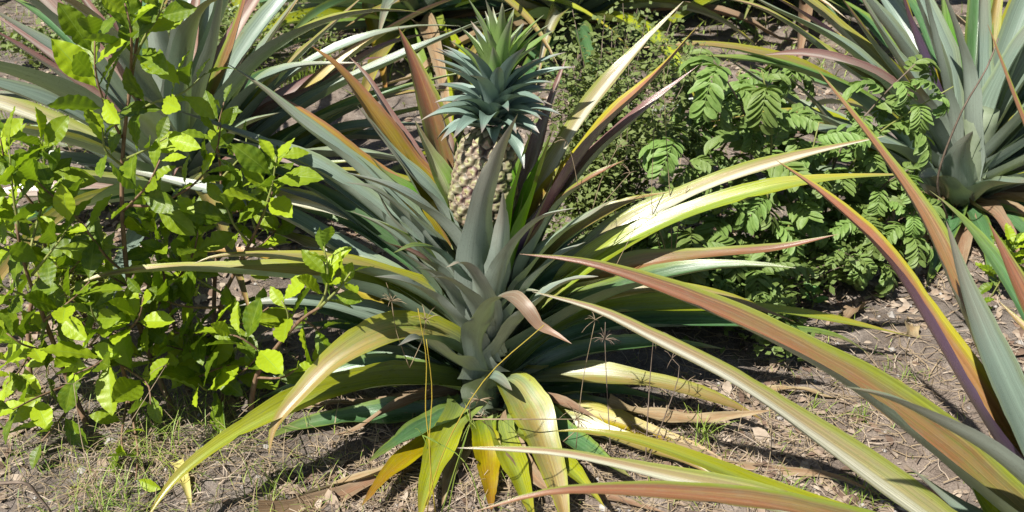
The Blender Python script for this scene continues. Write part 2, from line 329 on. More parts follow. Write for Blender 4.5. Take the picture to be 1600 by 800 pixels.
# ------------------------------------------------------------------ strap leaves
def blade_mesh(pts, W, seg=22, nu=8, chan=0.5, twist=0.0, roll=0.0, tipend=1.0, org=Vector((0, 0, 0)), wave=0.004, H=None, prof='strap', mb=None, rng=None, spine=False, twist_at=0.3, nicks=False):
    """pts world-space centreline from base to tip; cross-section is a gutter open to the plant's axis"""
    rng = rng or rnd; C, L = crom(pts, seg); mb = mb or MB()
    if H is None:
        H = Vector((C[-1].x - C[0].x, C[-1].y - C[0].y, 0))
        if H.length < 0.02: H = Vector((0.3, -1, 0))
    H = H.normalized(); S0 = Vector((-H.y, H.x, 0)); ph = rng.uniform(0, 6.28); b = len(mb.v)
    nk = {rng.randrange(6, seg): (rng.choice((-1, 1)), rng.uniform(.72, .93)) for _ in range(rng.choice((0, 1, 2, 3)))} if nicks else {}
    for i, c in enumerate(C):
        t = i / seg
        T = (C[min(i + 1, seg)] - C[max(i - 1, 0)]).normalized()
        S = (S0 - T * S0.dot(T))
        if S.length < 0.05: S = T.orthogonal()
        S.normalize(); N = T.cross(S)
        a = roll + twist * max(0, (t - twist_at) / (1 - twist_at))
        S, N = S * math.cos(a) + N * math.sin(a), N * math.cos(a) - S * math.sin(a)
        if prof == 'strap':
            wd = W * (1.0 + 0.25 * (1 - min(1, t / 0.12)) ** 2) * (min(1, (1 - t) / 0.62) ** 0.80) * (1 - 0.12 * math.exp(-((t - 0.16) / 0.08) ** 2))
            ch = chan * (1.15 - 0.45 * t)
        else:
            wd = W * (1 - t) ** 0.75 * (0.75 + 1.1 * t * (1 - t)) * 1.05; ch = chan
        wd = max(wd * (1 + 0.05 * noise.noise(Vector((t * 9, ph, 0))) + (0.05 * noise.noise(Vector((t * 40, ph, 5))) if prof == 'strap' else 0)), 0.0006)
        for k in range(nu + 1):
            u = 2 * k / nu - 1; lift = ch * (abs(u) ** 1.45) * wd * 0.5 + 0.05 * wd * (math.cos(u * 3 * math.pi) * 0.5) * (1 - t) * 0.5
            xx = u * wd * 0.5 * (1 - 0.10 * ch * abs(u))
            if i in nk and u * nk[i][0] > .8: xx *= nk[i][1]
            wv = wave * math.sin(ph + t * 17 + u * 1.6) * (wd / max(W, 1e-6)) * abs(u)
            mb.v.append(c + S * xx + N * (lift + wv) - org)
    m = nu + 1
    for i in range(seg):
        for k in range(nu):
            mb.face((b + i * m + k, b + (i + 1) * m + k, b + (i + 1) * m + k + 1, b + i * m + k + 1),
                    [(k / nu, i / seg), (k / nu, (i + 1) / seg), ((k + 1) / nu, (i + 1) / seg), ((k + 1) / nu, i / seg)])
    return mb, L
LENS = []; WS = 1.02
def px_leaf(plant, org, kind, W, path, y0, y1, roll=0, twist=0, chan=0.5, name='leaf', pw=1.0, ys=None, label=None, H=None):
    """trace: path in photo coordinates, base to tip; y0 -> y1 the depths of base and tip"""
    d = [0]
    for a, c in zip(path, path[1:]): d.append(d[-1] + math.hypot(c[0] - a[0], c[1] - a[1]))
    P = []
    for k, (p, s) in enumerate(zip(path, d)):
        y = ys[k] if ys else y0 + (y1 - y0) * (s / d[-1]) ** pw
        P.append(at(p[0], p[1], y))
    mbb, L = blade_mesh(P, W * WS / 100, seg=38, nicks=True, roll=R(roll * (0.8 if kind == 'purple' else -0.6)), twist=R(twist), chan=chan * 1.55, org=org, H=H)
    o = mbb.build(name, K[kind], plant)
    if label: o['label'] = label
    LENS.append((plant.name, kind, path[-1], round(L, 2), round(min(p.z for p in P), 2)))
    return o
def arch(org, az, up, length, droop, rise0=0.02, r0=0.02):
    """generic arching leaf centreline; up = starting angle above the horizon, droop = total bend downwards"""
    P = []; h = Vector((math.cos(az), math.sin(az), 0)); p = Vector(org) + h * r0 + Vector((0, 0, rise0)); a = up; n = 9
    for i in range(n + 1):
        P.append(p.copy()); s = length / n
        p = p + (h * math.cos(a) + Vector((0, 0, math.sin(a)))) * s; a -= droop / n * (0.4 + 1.2 * i / n)
        g = gz(p.x, p.y) + 0.012
        if p.z < g: p.z = g; a = max(a, 0)
    return P
def auto_leaf(plant, org, kind, W, az, up, length, droop, rise=0.02, rng=rnd, **kw):
    P = arch(org, az, up, length, droop, rise)
    mbb, L = blade_mesh(P, W * 1.25 / 100, roll=R(rng.uniform(-14, 14)), twist=R(rng.uniform(-30, 30)), chan=rng.uniform(0.6, 0.95), org=Vector(org), H=Vector((math.cos(az), math.sin(az), 0)), seg=16, nu=6, **kw)
    return mbb.build('leaf', K[kind], plant)
def stump(plant, org, h=0.12, r=0.035):
    mb = MB(); add_tube(mb, [Vector(org) + Vector((0, 0, -0.03)), Vector(org) + Vector((0, 0, h * .5)), Vector(org) + Vector((0, 0, h))], r * 1.1, r * 0.8, 12, org=Vector(org))
    mb.build('stem', M_PED, plant)

# ---- main pineapple plant
O1 = ground_at(752, 632); O1.z = 0
P1 = thing('pineapple_plant', 'large pineapple plant in the centre carrying the ripening fruit with its leafy crown', 'pineapple plant', O1, 'pineapple plants')
stump(P1, O1, 0.30, 0.035)
def A(kind, W, path, y1, **kw):
    y0 = kw.pop('y0', O1.y); return px_leaf(P1, O1, kind, W, path, y0, y1, **kw)
Y0 = O1.y
# inner rosette, in front of the fruit
A('silver', 7.2, [(757, 560), (748, 440), (752, 340), (774, 255), (809, 178)], Y0 - .13, y0=Y0 - .04, chan=.22, label='tall upright grey-green leaf covering the middle of the fruit')
A('silver', 4.4, [(772, 500), (780, 420), (786, 350), (786, 300)], Y0 - .12, y0=Y0 - .05, chan=.4)
A('silver', 5.6, [(765, 560), (778, 470), (800, 395), (842, 345), (898, 325)], Y0 - .16, y0=Y0 - .04, roll=-10)
A('glaucous', 4.0, [(765, 560), (800, 440), (832, 360), (862, 290)], Y0 - .02, chan=.4)
A('silver', 5.4, [(758, 560), (755, 490), (745, 440), (722, 412), (697, 418)], Y0 - .18, y0=Y0 - .06, chan=.45)
A('curl', 5.4, [(750, 590), (748, 530), (765, 480), (795, 463), (820, 480), (842, 508), (860, 518), (893, 537)], Y0 - .24, y0=Y0 - .07, ys=[Y0 - .07, Y0 - .10, Y0 - .17, Y0 - .205, Y0 - .235, Y0 - .245, Y0 - .25, Y0 - .27], chan=.25, twist=14, label='broad grey-green leaf folding over to a withered pinkish tip')
A('glaucous', 3.4, [(765, 540), (785, 480), (815, 457), (845, 455)], Y0 - .1, y0=Y0 - .04)
A('silver', 5.6, [(750, 500), (730, 420), (690, 355), (620, 300), (535, 268)], Y0 - .1, y0=Y0 - .03)
A('glaucous', 5.2, [(745, 560), (715, 440), (660, 365), (590, 300), (540, 285)], Y0 - .04)
A('glaucous', 5.0, [(750, 520), (700, 440), (650, 380), (610, 340), (590, 300)], Y0 - .02)
A('deep', 4.4, [(755, 520), (725, 450), (690, 400), (650, 385), (615, 395)], Y0 - .12, y0=Y0 - .03)
A('pink', 3.4, [(740, 500), (700, 440), (650, 400), (600, 378)], Y0 - .08)
A('glaucous', 5.0, [(745, 540), (710, 470), (680, 430), (650, 418)], Y0 - .16, y0=Y0 - .04)
A('glaucous', 4.2, [(738, 450), (700, 345), (625, 255), (558, 165)], Y0 + .02, y0=Y0, chan=.6)
for W_, pth, dy_ in ((6.2, [(756, 580), (725, 520), (680, 470), (630, 440), (585, 432)], -.16), (6.0, [(758, 580), (800, 520), (845, 470), (890, 440), (935, 432)], -.14),
                     (5.6, [(754, 560), (715, 480), (668, 425), (625, 392)], -.12), (5.6, [(764, 560), (812, 470), (862, 410), (915, 378)], -.10), (5.0, [(760, 560), (738, 480), (705, 440), (668, 432)], -.2), (5.2, [(752, 590), (700, 560), (655, 530), (622, 540)], -.22)):
    A('silver', W_, pth, Y0 + dy_, y0=Y0 - .05, chan=.4)
# left, rising
for kk, (x_, y_, dy_, kd_) in enumerate(((455, 322, .1, 'deep'), (420, 290, .14, 'glaucous'), (360, 215, .12, 'glaucous'), (440, 235, .16, 'deep'), (505, 262, .2, 'glaucous'), (548, 330, .0, 'glaucous'), (470, 385, .06, 'glaucous'), (590, 345, -.04, 'deep'), (560, 240, .14, 'glaucous'))):
    A(kd_, 4.4, [(742, 540 - kk), (742 + (x_ - 742) * .33, 540 + (y_ - 540) * .52), (742 + (x_ - 742) * .68, 540 + (y_ - 540) * .84), (x_, y_)], Y0 + dy_, chan=.6)
A('glaucous', 5.8, [(738, 520), (680, 420), (600, 345), (500, 270), (400, 222), (275, 172)], Y0 + .06, chan=.6)
A('deep', 5.4, [(738, 540), (670, 440), (590, 370), (500, 305), (410, 262), (330, 238)], Y0 + .1, chan=.6)
A('glaucous', 5.0, [(735, 470), (640, 360), (560, 270), (470, 195), (410, 140), (352, 98)], Y0 + .02, chan=.7)
A('orange', 4.8, [(740, 470), (660, 345), (580, 265), (500, 200), (430, 150), (385, 118)], Y0 + .07, chan=.4)
A('pale', 5.0, [(740, 460), (650, 335), (580, 270), (500, 215), (440, 165)], Y0 + .09, chan=.5)
A('orange', 7.6, [(742, 450), (690, 350), (635, 265), (580, 180), (530, 110), (487, 72)], Y0 + .06, roll=10, chan=.4)
A('pink', 4.6, [(745, 450), (700, 350), (650, 265), (605, 180), (575, 125), (545, 88)], Y0 + .10, chan=.55)
A('red', 8.2, [(745, 450), (712, 340), (695, 270), (672, 180), (648, 105), (622, 42)], Y0 + .16, y0=Y0 + .02, chan=.3, label='tall red and olive leaf standing left of the fruit')
A('greenstripe', 7.2, [(745, 430), (715, 345), (690, 285), (665, 230), (648, 188)], Y0 + .05, y0=Y0, chan=.3)
A('bright', 3.8, [(745, 430), (700, 330), (672, 280), (652, 235)], Y0 + .07, y0=Y0, chan=.4)
A('bright', 3.8, [(745, 450), (690, 350), (640, 300), (598, 268), (575, 240)], Y0 + .04, y0=Y0, chan=.5)
A('pink', 1.2, [(725, 300), (705, 235), (690, 180), (678, 150)], Y0 + .1, y0=Y0 + .07)
A('deep', 2.6, [(735, 300), (715, 240), (725, 195)], Y0 + .09, y0=Y0 + .07)
A('glaucous', 5.4, [(738, 570), (650, 470), (560, 415), (460, 350), (370, 315), (250, 282), (170, 265), (95, 252)], Y0 + .12, chan=.5)
A('yellow', 3.8, [(735, 570), (640, 455), (560, 405), (480, 360), (400, 315), (300, 292)], Y0 + .18, chan=.4)
# left, arching
A('olive', 5.6, [(744, 570), (705, 500), (640, 455), (560, 425), (480, 410), (400, 401), (335, 403), (302, 413)], Y0 - .05, chan=.6, roll=-16)
A('olive', 5.6, [(738, 575), (680, 510), (600, 468), (500, 442), (380, 428), (250, 424), (150, 436), (90, 466)], Y0 - .06, chan=.6, roll=-16)
A('glaucous', 5.0, [(735, 590), (670, 530), (590, 495), (520, 475), (460, 470)], Y0 + .02, chan=.6)
A('deep', 4.6, [(735, 590), (660, 540), (580, 520), (500, 510), (430, 520)], Y0 + .1, chan=.5)
A('olive', 7.4, [(742, 590), (715, 550), (660, 528), (600, 530), (530, 565), (465, 625), (432, 665), (420, 712)], Y0 - .24, y0=Y0 - .03, chan=.5, roll=18, label='broad arching olive leaf bending to a thin hanging pinkish tip')
A('yellow', 5.8, [(735, 615), (680, 600), (610, 598), (540, 610), (470, 630), (390, 668), (320, 712), (270, 755), (228, 812)], Y0 - .34, y0=Y0 - .02, chan=.5, roll=22, label='long yellow-green leaf sweeping to the lower left')
A('deep', 5.4, [(730, 640), (670, 648), (600, 650), (530, 655), (460, 668), (410, 690)], Y0 - .06, chan=.4, roll=22)
A('deep', 5.0, [(735, 610), (660, 570), (580, 568), (490, 585), (400, 598), (350, 612)], Y0 + .08, chan=.5, roll=10)
A('deep', 5.0, [(735, 610), (650, 585), (560, 580), (480, 600), (400, 625)], Y0 + .0, chan=.5, roll=15)
A('deep', 4.6, [(735, 600), (640, 545), (560, 540), (480, 560)], Y0 + .15, chan=.5)
# right, rising
A('pale', 5.4, [(780, 470), (820, 360), (870, 255), (920, 170), (990, 85), (1068, 2)], Y0 + .12, chan=.35, roll=-12, label='long pale striped leaf rising to the upper right')
A('purple', 6.4, [(785, 480), (830, 380), (885, 285), (950, 195), (1030, 115), (1093, 38)], Y0 + .02, chan=.5, roll=-12, label='long leaf with purple underside and yellow edge')
A('pink', 5.0, [(790, 480), (850, 360), (920, 260), (1000, 180), (1092, 102)], Y0 + .06, chan=.6)
A('red', 4.6, [(790, 480), (835, 390), (870, 325), (920, 282), (976, 250)], Y0 - .02, chan=.5)
A('pink', 3.8, [(790, 380), (820, 300), (850, 200), (868, 140), (884, 92)], Y0 + .16, y0=Y0 + .06)
A('bright', 5.4, [(778, 470), (795, 380), (805, 300), (832, 200)], Y0 - .03, y0=Y0 - .03, chan=.5)
A('bright', 5.4, [(785, 470), (815, 370), (838, 290), (866, 196)], Y0 - .01, y0=Y0 - .02, chan=.6)
A('bright', 3.0, [(780, 470), (800, 390), (812, 340), (818, 300)], Y0 - .02, y0=Y0 - .02, chan=.5)
A('deep', 4.6, [(785, 480), (840, 380), (875, 310), (905, 230)], Y0 + .08, chan=.5)
A('deep', 5.2, [(785, 500), (850, 420), (910, 360), (980, 315)], Y0 + .1, chan=.5)
A('olive', 4.8, [(785, 500), (850, 410), (920, 350), (985, 315), (1045, 300)], Y0 + .03, chan=.4, roll=-10)
A('glaucous', 4.6, [(780, 510), (830, 420), (880, 365), (925, 335), (965, 308)], Y0 - .04, chan=.4)
A('deep', 5.0, [(780, 530), (850, 450), (920, 405), (990, 385)], Y0 + .06, chan=.5)
A('deep', 5.0, [(780, 530), (840, 440), (900, 390), (950, 350)], Y0 + .14, chan=.5)
# right, arching
A('pale', 5.6, [(785, 540), (850, 460), (930, 395), (1020, 335), (1130, 283), (1250, 245), (1385, 212)], Y0 + .14, chan=.4, roll=-14, label='pale green leaf reaching right with an orange tip')
A('yellow', 5.6, [(785, 560), (860, 470), (960, 392), (1080, 335), (1200, 297), (1300, 280), (1422, 272)], Y0 + .04, chan=.4, roll=-18)
A('red', 5.0, [(785, 570), (850, 495), (920, 445), (1010, 415), (1120, 400), (1220, 388), (1310, 366)], Y0 + .02, chan=.5, roll=-16)
A('olive', 5.4, [(775, 590), (815, 530), (870, 485), (950, 464), (1040, 455), (1140, 470), (1240, 502)], Y0 - .05, chan=.5, roll=-16)
A('yellow', 4.6, [(785, 590), (850, 530), (930, 492), (1040, 480), (1180, 484), (1300, 500), (1425, 526)], Y0 + .14, chan=.4, roll=-14)
A('deep', 5.0, [(785, 600), (850, 550), (940, 518), (1060, 508), (1180, 512), (1300, 525), (1362, 555)], Y0 + .12, chan=.5)
A('deep', 5.0, [(780, 605), (850, 575), (940, 548), (1040, 538), (1130, 545)], Y0 + .02, chan=.5, roll=-10)
A('deep', 5.0, [(780, 600), (850, 560), (930, 540), (1030, 530)], Y0 + .12, chan=.5)
A('deep', 5.0, [(780, 620), (850, 600), (920, 590), (1000, 595)], Y0 - .0, chan=.4, roll=-16)
A('deep', 5.2, [(785, 625), (850, 625), (920, 632), (1000, 640)], Y0 - .03, chan=.4, roll=-20)
A('dry', 2.6, [(950, 632), (1010, 648), (1080, 655), (1150, 648), (1210, 640)], Y0 - .1, y0=Y0 - .06, chan=.3, twist=70)
A('dying', 5.2, [(785, 635), (850, 640), (930, 655), (1020, 682), (1090, 705), (1150, 732)], Y0 - .14, chan=.4, roll=-18)
A('deep', 5.6, [(780, 640), (830, 650), (880, 680), (930, 712), (985, 745)], Y0 - .26, y0=Y0 - .02, chan=.4, roll=-8)
A('deep', 5.0, [(785, 628), (860, 618), (950, 612), (1045, 628)], Y0 - .02, chan=.5)
A('olive', 5.0, [(785, 640), (860, 662), (950, 685), (1050, 715), (1125, 748)], Y0 - .2, y0=Y0 - .04, chan=.5)
A('yellow', 4.8, [(780, 650), (835, 690), (890, 735), (945, 792)], Y0 - .3, y0=Y0 - .06, chan=.5)
A('deep', 4.8, [(730, 642), (690, 660), (630, 688), (575, 722)], Y0 - .2, y0=Y0 - .05, chan=.5)
# front, hanging to the soil
A('olive', 7.2, [(765, 610), (795, 598), (828, 645), (850, 700), (870, 760), (890, 840)], Y0 - .32, y0=Y0 - .05, chan=.25, label='broad olive-yellow leaf drooping straight to the front')
A('glaucous', 6.5, [(752, 640), (755, 600), (775, 592), (800, 610)], Y0 - .14, y0=Y0 - .05, chan=.3)
A('yellow', 4.8, [(778, 655), (792, 700), (812, 750), (835, 815)], Y0 - .3, y0=Y0 - .08, chan=.3)
A('yellow', 5.6, [(728, 640), (705, 672), (685, 715), (668, 760), (655, 812)], Y0 - .3, y0=Y0 - .06, chan=.35)
A('dying', 5.0, [(725, 650), (680, 690), (640, 715), (603, 745), (565, 790)], Y0 - .27, y0=Y0 - .06, chan=.35)
A('dying', 4.8, [(752, 655), (760, 700), (764, 740), (768, 800)], Y0 - .26, y0=Y0 - .08, chan=.3)
A('dry', 4.0, [(770, 660), (810, 715), (840, 750), (870, 775)], Y0 - .25, y0=Y0 - .08, chan=.4, twist=40)
A('dry', 3.4, [(740, 660), (725, 700), (700, 745), (690, 790)], Y0 - .25, y0=Y0 - .06, chan=.4, twist=-40)
A('dry', 3.0, [(735, 665), (620, 730), (520, 760), (440, 785)], Y0 - .25, y0=Y0 - .06, chan=.5, twist=60)

rf = random.Random(55)
for k in range(8):
    az = rf.choice((rf.uniform(-0.4, 1.0), rf.uniform(2.2, 3.6))); up = rf.uniform(10, 48)
    auto_leaf(P1, O1, rf.choice(['glaucous', 'glaucous', 'deep', 'olive', 'pink', 'orange']), rf.uniform(4.4, 5.2), az, R(up), rf.uniform(.4, .62), R(rf.uniform(45, 75)), rise=.03 + .001 * up, rng=rf)
for k in range(3):
    az = rf.choice((rf.uniform(-3.2, -2.6), rf.uniform(-.6, .1))); auto_leaf(P1, O1, 'dry', rf.uniform(1.6, 2.8), az, R(rf.uniform(-5, 20)), rf.uniform(.2, .42), R(rf.uniform(60, 100)), rise=.03, rng=rf)
# ---- the fruit
def fruit_mat():
    m, n, l, out = new_mat('pineapple_skin'); b = NB(n, l)
    a = n.new('ShaderNodeAttribute'); a.attribute_name = 'cell'; h = n.new('ShaderNodeAttribute'); h.attribute_name = 'cellup'
    q = n.new('ShaderNodeAttribute'); q.attribute_name = 'cellid'
    tc = n.new('ShaderNodeTexCoord'); f = b.noise(tc.outputs['Object'], 160, 4)
    d = b.math('ADD', a.outputs['Fac'], b.math('MULTIPLY', b.math('SUBTRACT', f, 0.5), 0.35))
    c = b.ramp(d, [(0.10, (0.34, 0.32, 0.14)), (0.38, (0.27, 0.25, 0.13)), (0.55, (0.21, 0.16, 0.11)), (0.66, (0.12, 0.055, 0.05)), (0.80, (0.045, 0.022, 0.025))])
    c2 = b.mix(b.smooth(h.outputs['Fac'], -0.1, -0.75), c, b.mix(0.65, c, (0.55, 0.44, 0.34)))
    c = b.mix(b.math('MULTIPLY', q.outputs['Fac'], 0.35), c2, (0.24, 0.30, 0.12))
    pb = n.new('ShaderNodeBsdfPrincipled'); b._in(pb, 'Base Color', c); pb.inputs['Roughness'].default_value = 0.5
    bp = n.new('ShaderNodeBump'); bp.inputs['Strength'].default_value = 0.4; bp.inputs['Distance'].default_value = 0.002; l.new(f, bp.inputs['Height'])
    l.new(bp.outputs[0], pb.inputs['Normal']); l.new(pb.outputs[0], out.inputs[0]); return m
FB = at(749, 352, Y0 + 0.0); FT = at(767, 200, Y0 + 0.03)
FB.y = Y0; ax = (FT - FB); FH = ax.length; ax.normalize(); QF = ax.to_track_quat('Z', 'Y')
NR, NA = 10, 14
def fruit_r(t): return 0.0465 * (max(0.0, 1 - abs((t - 0.47) / 0.56) ** 3.2)) ** 0.5 * (1.03 - 0.12 * t)
mb = MB(); vs = []; NU, NV = 234, 150; cell = []; cup = []; cid = []
def cellof(a, t):
    best = None
    s = t * NR
    for r in (math.floor(s) - 1, math.floor(s), math.floor(s) + 1, math.floor(s) + 2):
        off = (r % 2) * 0.5; x = a / (2 * math.pi) * NA - off + s * 0.0
        k = round(x); dx = (x - k) * 1.0; dy = (s - r) * 0.92
        d = math.sqrt(dx * dx + dy * dy)
        dd = max(abs(dx) * 2.0, abs(dx) * 1.0 + abs(dy) * 1.28)
        if best is None or d < best[0]: best = (d, dd, dx, dy, r, k % NA)
    return best
for j in range(NV + 1):
    t = j / NV
    for i in range(NU):
        a = 2 * math.pi * i / NU + t * 0.55 + 0.05 * noise.noise(Vector((math.cos(i * .027) * 3, math.sin(i * .027) * 3, t * 9)))
        d, dd, dx, dy, r, k = cellof(2 * math.pi * i / NU, t)
        e = min(1, dd); prof = (1 - e ** 2.6)
        rr = fruit_r(t); endf = min(1, 6 * t + 0.1, 6 * (1 - t) + 0.1)
        jit = (math.sin(r * 12.9 + k * 78.2) * 43758.5) % 1
        h = 0.0085 * prof * endf * (0.7 + 0.6 * jit) - 0.0022 * math.exp(-(dx * dx + dy * dy) / 0.012) * endf + 0.0025 * max(0, -dy) * prof
        p = Vector((math.cos(a) * (rr + h), math.sin(a) * (rr + h), t * FH)); mb.v.append(QF @ p)
        cell.append(e); cup.append(dy * 2); cid.append(jit)
for j in range(NV):
    for i in range(NU):
        i2 = (i + 1) % NU; mb.f.append((j * NU + i, j * NU + i2, (j + 1) * NU + i2, (j + 1) * NU + i))
# small papery bract on every fruitlet
bm = MB()
for r in range(1, NR):
    for k in range(NA):
        t = (r - 0.34) / NR; al = (k + (r % 2) * 0.5) / NA * 2 * math.pi + t * 0.55
        rr = fruit_r(t); rd = Vector((math.cos(al), math.sin(al), 0)); tg = Vector((-rd.y, rd.x, 0)); c = rd * (rr + 0.005) + Vector((0, 0, t * FH))
        wv = 0.0055; hh = 0.0105 * rnd.uniform(0.8, 1.2); o = rd * 0.004
        b0 = len(bm.v)
        for q in (c - tg * wv, c + tg * wv, c + tg * wv * 0.6 + Vector((0, 0, hh * 0.5)) + o, c + o * 1.3 + Vector((0, 0, hh)) + tg * rnd.uniform(-.002, .002), c - tg * wv * 0.6 + Vector((0, 0, hh * 0.5)) + o, c + o * 0.7 + Vector((0, 0, hh * 0.35)) + rd * 0.001):
            bm.v.append(QF @ q)
        for f in ((0, 1, 5), (1, 2, 5), (2, 3, 5), (3, 4, 5), (4, 0, 5)): bm.face(tuple(b0 + x for x in f), [(0, 0)] * 3)
fruit = mb.build('fruit', fruit_mat(), P1, attr={'cell': cell, 'cellup': cup, 'cellid': cid}); fruit.location = FB - O1
fruit['label'] = 'ripening pineapple fruit with beige and dark brown eyes'
br = bm.build('bracts', simple_mat('bract_paper', (0.30, 0.17, 0.13), (0.55, 0.45, 0.33), 0.7, 200), fruit)
mb = MB(); add_tube(mb, [Vector((0, 0, -0.05)) + O1 * 0, Vector((0, 0, 0.2)), FB - O1 + Vector((0, 0, 0.01))], 0.022, 0.016, 10); mb.build('fruit_stalk', M_PED, P1)
# crown
rc = random.Random(3); NC = 80; base = Vector((0, 0, FH * 0.97))
for i in range(NC):
    q = i / (NC - 1); az = i * 2.39996 + 0.4
    elev = R(-20) + R(84) * q ** 0.9 + R(rc.uniform(-7, 7)); Ln = (0.076 + 0.047 * min(1, q * 2.0)) * rc.uniform(0.74, 1.16) * (1.0 if q < .8 else 0.98)
    z0 = 0.002 + 0.080 * q; r0 = 0.021 * (1 - q * 0.75)
    h = Vector((math.cos(az), math.sin(az), 0)); p = base + h * r0 + Vector((0, 0, z0 + FH * 0)); P = []; a = min(R(84), elev + R(34 + rc.uniform(-9, 9))); n = 7
    for s in range(n + 1):
        P.append(QF @ p); p = p + (h * math.cos(a) + Vector((0, 0, math.sin(a)))) * (Ln / n); a -= R(62 - 34 * q) / n * (1.5 - s / n)
    wd = (0.041 - 0.010 * q) * rc.uniform(.88, 1.1)
    m_, L_ = blade_mesh(P, wd, seg=10, nu=6, chan=0.55, twist=R(rc.uniform(-12, 12)), H=QF @ h, prof='crown', wave=0.0006, rng=rc)
    m_.build('crown_leaf', K['crowntop'] if q > 0.66 else K['crown'], fruit)

# ---- left pineapple plant
O2 = ground_at(292, 338); O2.z = 0; rl = random.Random(11)
P2 = thing('pineapple_plant', 'fruitless grey-green pineapple plant behind the leafy shrub on the left', 'pineapple plant', O2, 'pineapple plants')
stump(P2, O2, 0.25)
def B(kind, W, path, dy, **kw): return px_leaf(P2, O2, kind, W, path, O2.y, O2.y + dy, **kw)
for a in [('glaucous', 7, [(275, 310), (205, 190), (120, 105), (-20, 10)], 0), ('pink', 7, [(270, 310), (195, 180), (110, 110), (-10, 22)], .12),
          ('pink', 7.5, [(270, 310), (205, 215), (115, 135), (-20, 40)], -.05), ('glaucous', 6.5, [(272, 315), (200, 240), (90, 170), (-40, 140)], -.08),
          ('pink', 6.5, [(270, 315), (190, 225), (80, 140), (-30, 85)], .05), ('deep', 6.5, [(270, 320), (190, 245), (90, 200), (-30, 190)], .08),
          ('glaucous', 6.5, [(270, 325), (195, 270), (100, 218), (-30, 208)], -.1), ('glaucous', 6.5, [(272, 330), (200, 290), (110, 252), (-10, 248)], 0),
          ('deep', 6, [(272, 335), (200, 310), (120, 290), (20, 300)], .1), ('deep', 6, [(270, 330), (190, 300), (90, 270), (0, 262)], .2),
          ('pink', 6.5, [(275, 300), (225, 170), (165, 50), (110, -30)], .1), ('pink', 6.5, [(278, 300), (235, 150), (190, 40), (130, -60)], .25),
          ('glaucous', 8, [(285, 300), (262, 160), (240, 40), (225, -60)], 0), ('glaucous', 8, [(288, 300), (280, 150), (285, 40), (270, -60)], -.04, ),
          ('pink', 7, [(292, 300), (295, 150), (305, 30), (318, -60)], .15), ('glaucous', 8, [(295, 300), (315, 170), (338, 70), (352, -40)], -.06),
          ('red', 6.5, [(300, 300), (335, 170), (368, 60), (392, -40)], .08), ('glaucous', 7, [(300, 310), (350, 190), (405, 90), (470, -10)], -.02),
          ('olive', 6.5, [(300, 300), (370, 160), (425, 60), (480, -20)], .1), ('pale', 6.5, [(305, 315), (380, 200), (450, 110), (570, -8)], -.02),
          ('glaucous', 6.5, [(310, 320), (400, 225), (510, 150), (620, 95), (700, 58), (806, 10)], .0), ('pink', 5.5, [(310, 310), (400, 200), (500, 140), (610, 70), (720, 45)], .1),
          ('glaucous', 6, [(305, 300), (380, 160), (450, 110), (560, 98)], -.1), ('orange', 6, [(308, 320), (420, 215), (530, 105), (650, 25), (760, -20)], .18),
          ('deep', 6.5, [(310, 325), (420, 245), (530, 175), (680, 125), (740, 112)], .0), ('glaucous', 6.5, [(310, 330), (430, 265), (540, 205), (700, 195)], .12),
          ('olive', 5.8, [(312, 330), (420, 280), (520, 190), (620, 150), (720, 140)], .2), ('yellow', 5.4, [(312, 335), (430, 280), (540, 215), (640, 175), (740, 165)], .25),
          ('deep', 6, [(310, 335), (400, 300), (480, 265), (560, 250)], .0), ('deep', 6, [(308, 338), (380, 320), (450, 310), (520, 320)], -.1),
          ('glaucous', 7, [(290, 320), (330, 250), (380, 200), (440, 175)], -.2), ('glaucous', 7.5, [(282, 320), (268, 250), (250, 190), (225, 150)], -.22),
          ('glaucous', 6, [(285, 335), (300, 290), (310, 270)], -.2), ('deep', 6, [(285, 340), (260, 320), (220, 330), (180, 360)], -.25),
          ('glaucous', 7, [(290, 330), (345, 290), (400, 290), (440, 320)], -.25), ('pink', 4, [(285, 330), (285, 280), (277, 262), (268, 280)], -.18)]:
    B(*a, chan=.5, roll=(-12 if a[2][-1][0] > 300 else 12), twist=rl.uniform(-20, 20))
for k in range(38):
    q = k / 37; auto_leaf(P2, O2, rl.choice(['glaucous', 'glaucous', 'deep', 'pink', 'olive', 'pale']), rl.uniform(4.6, 5.6), k * 2.39996, R(12 + 60 * q + rl.uniform(-8, 8)), rl.uniform(.6, .95), R(rl.uniform(60, 95) * (1.1 - .5 * q)), rise=.03 + .1 * q, rng=rl)
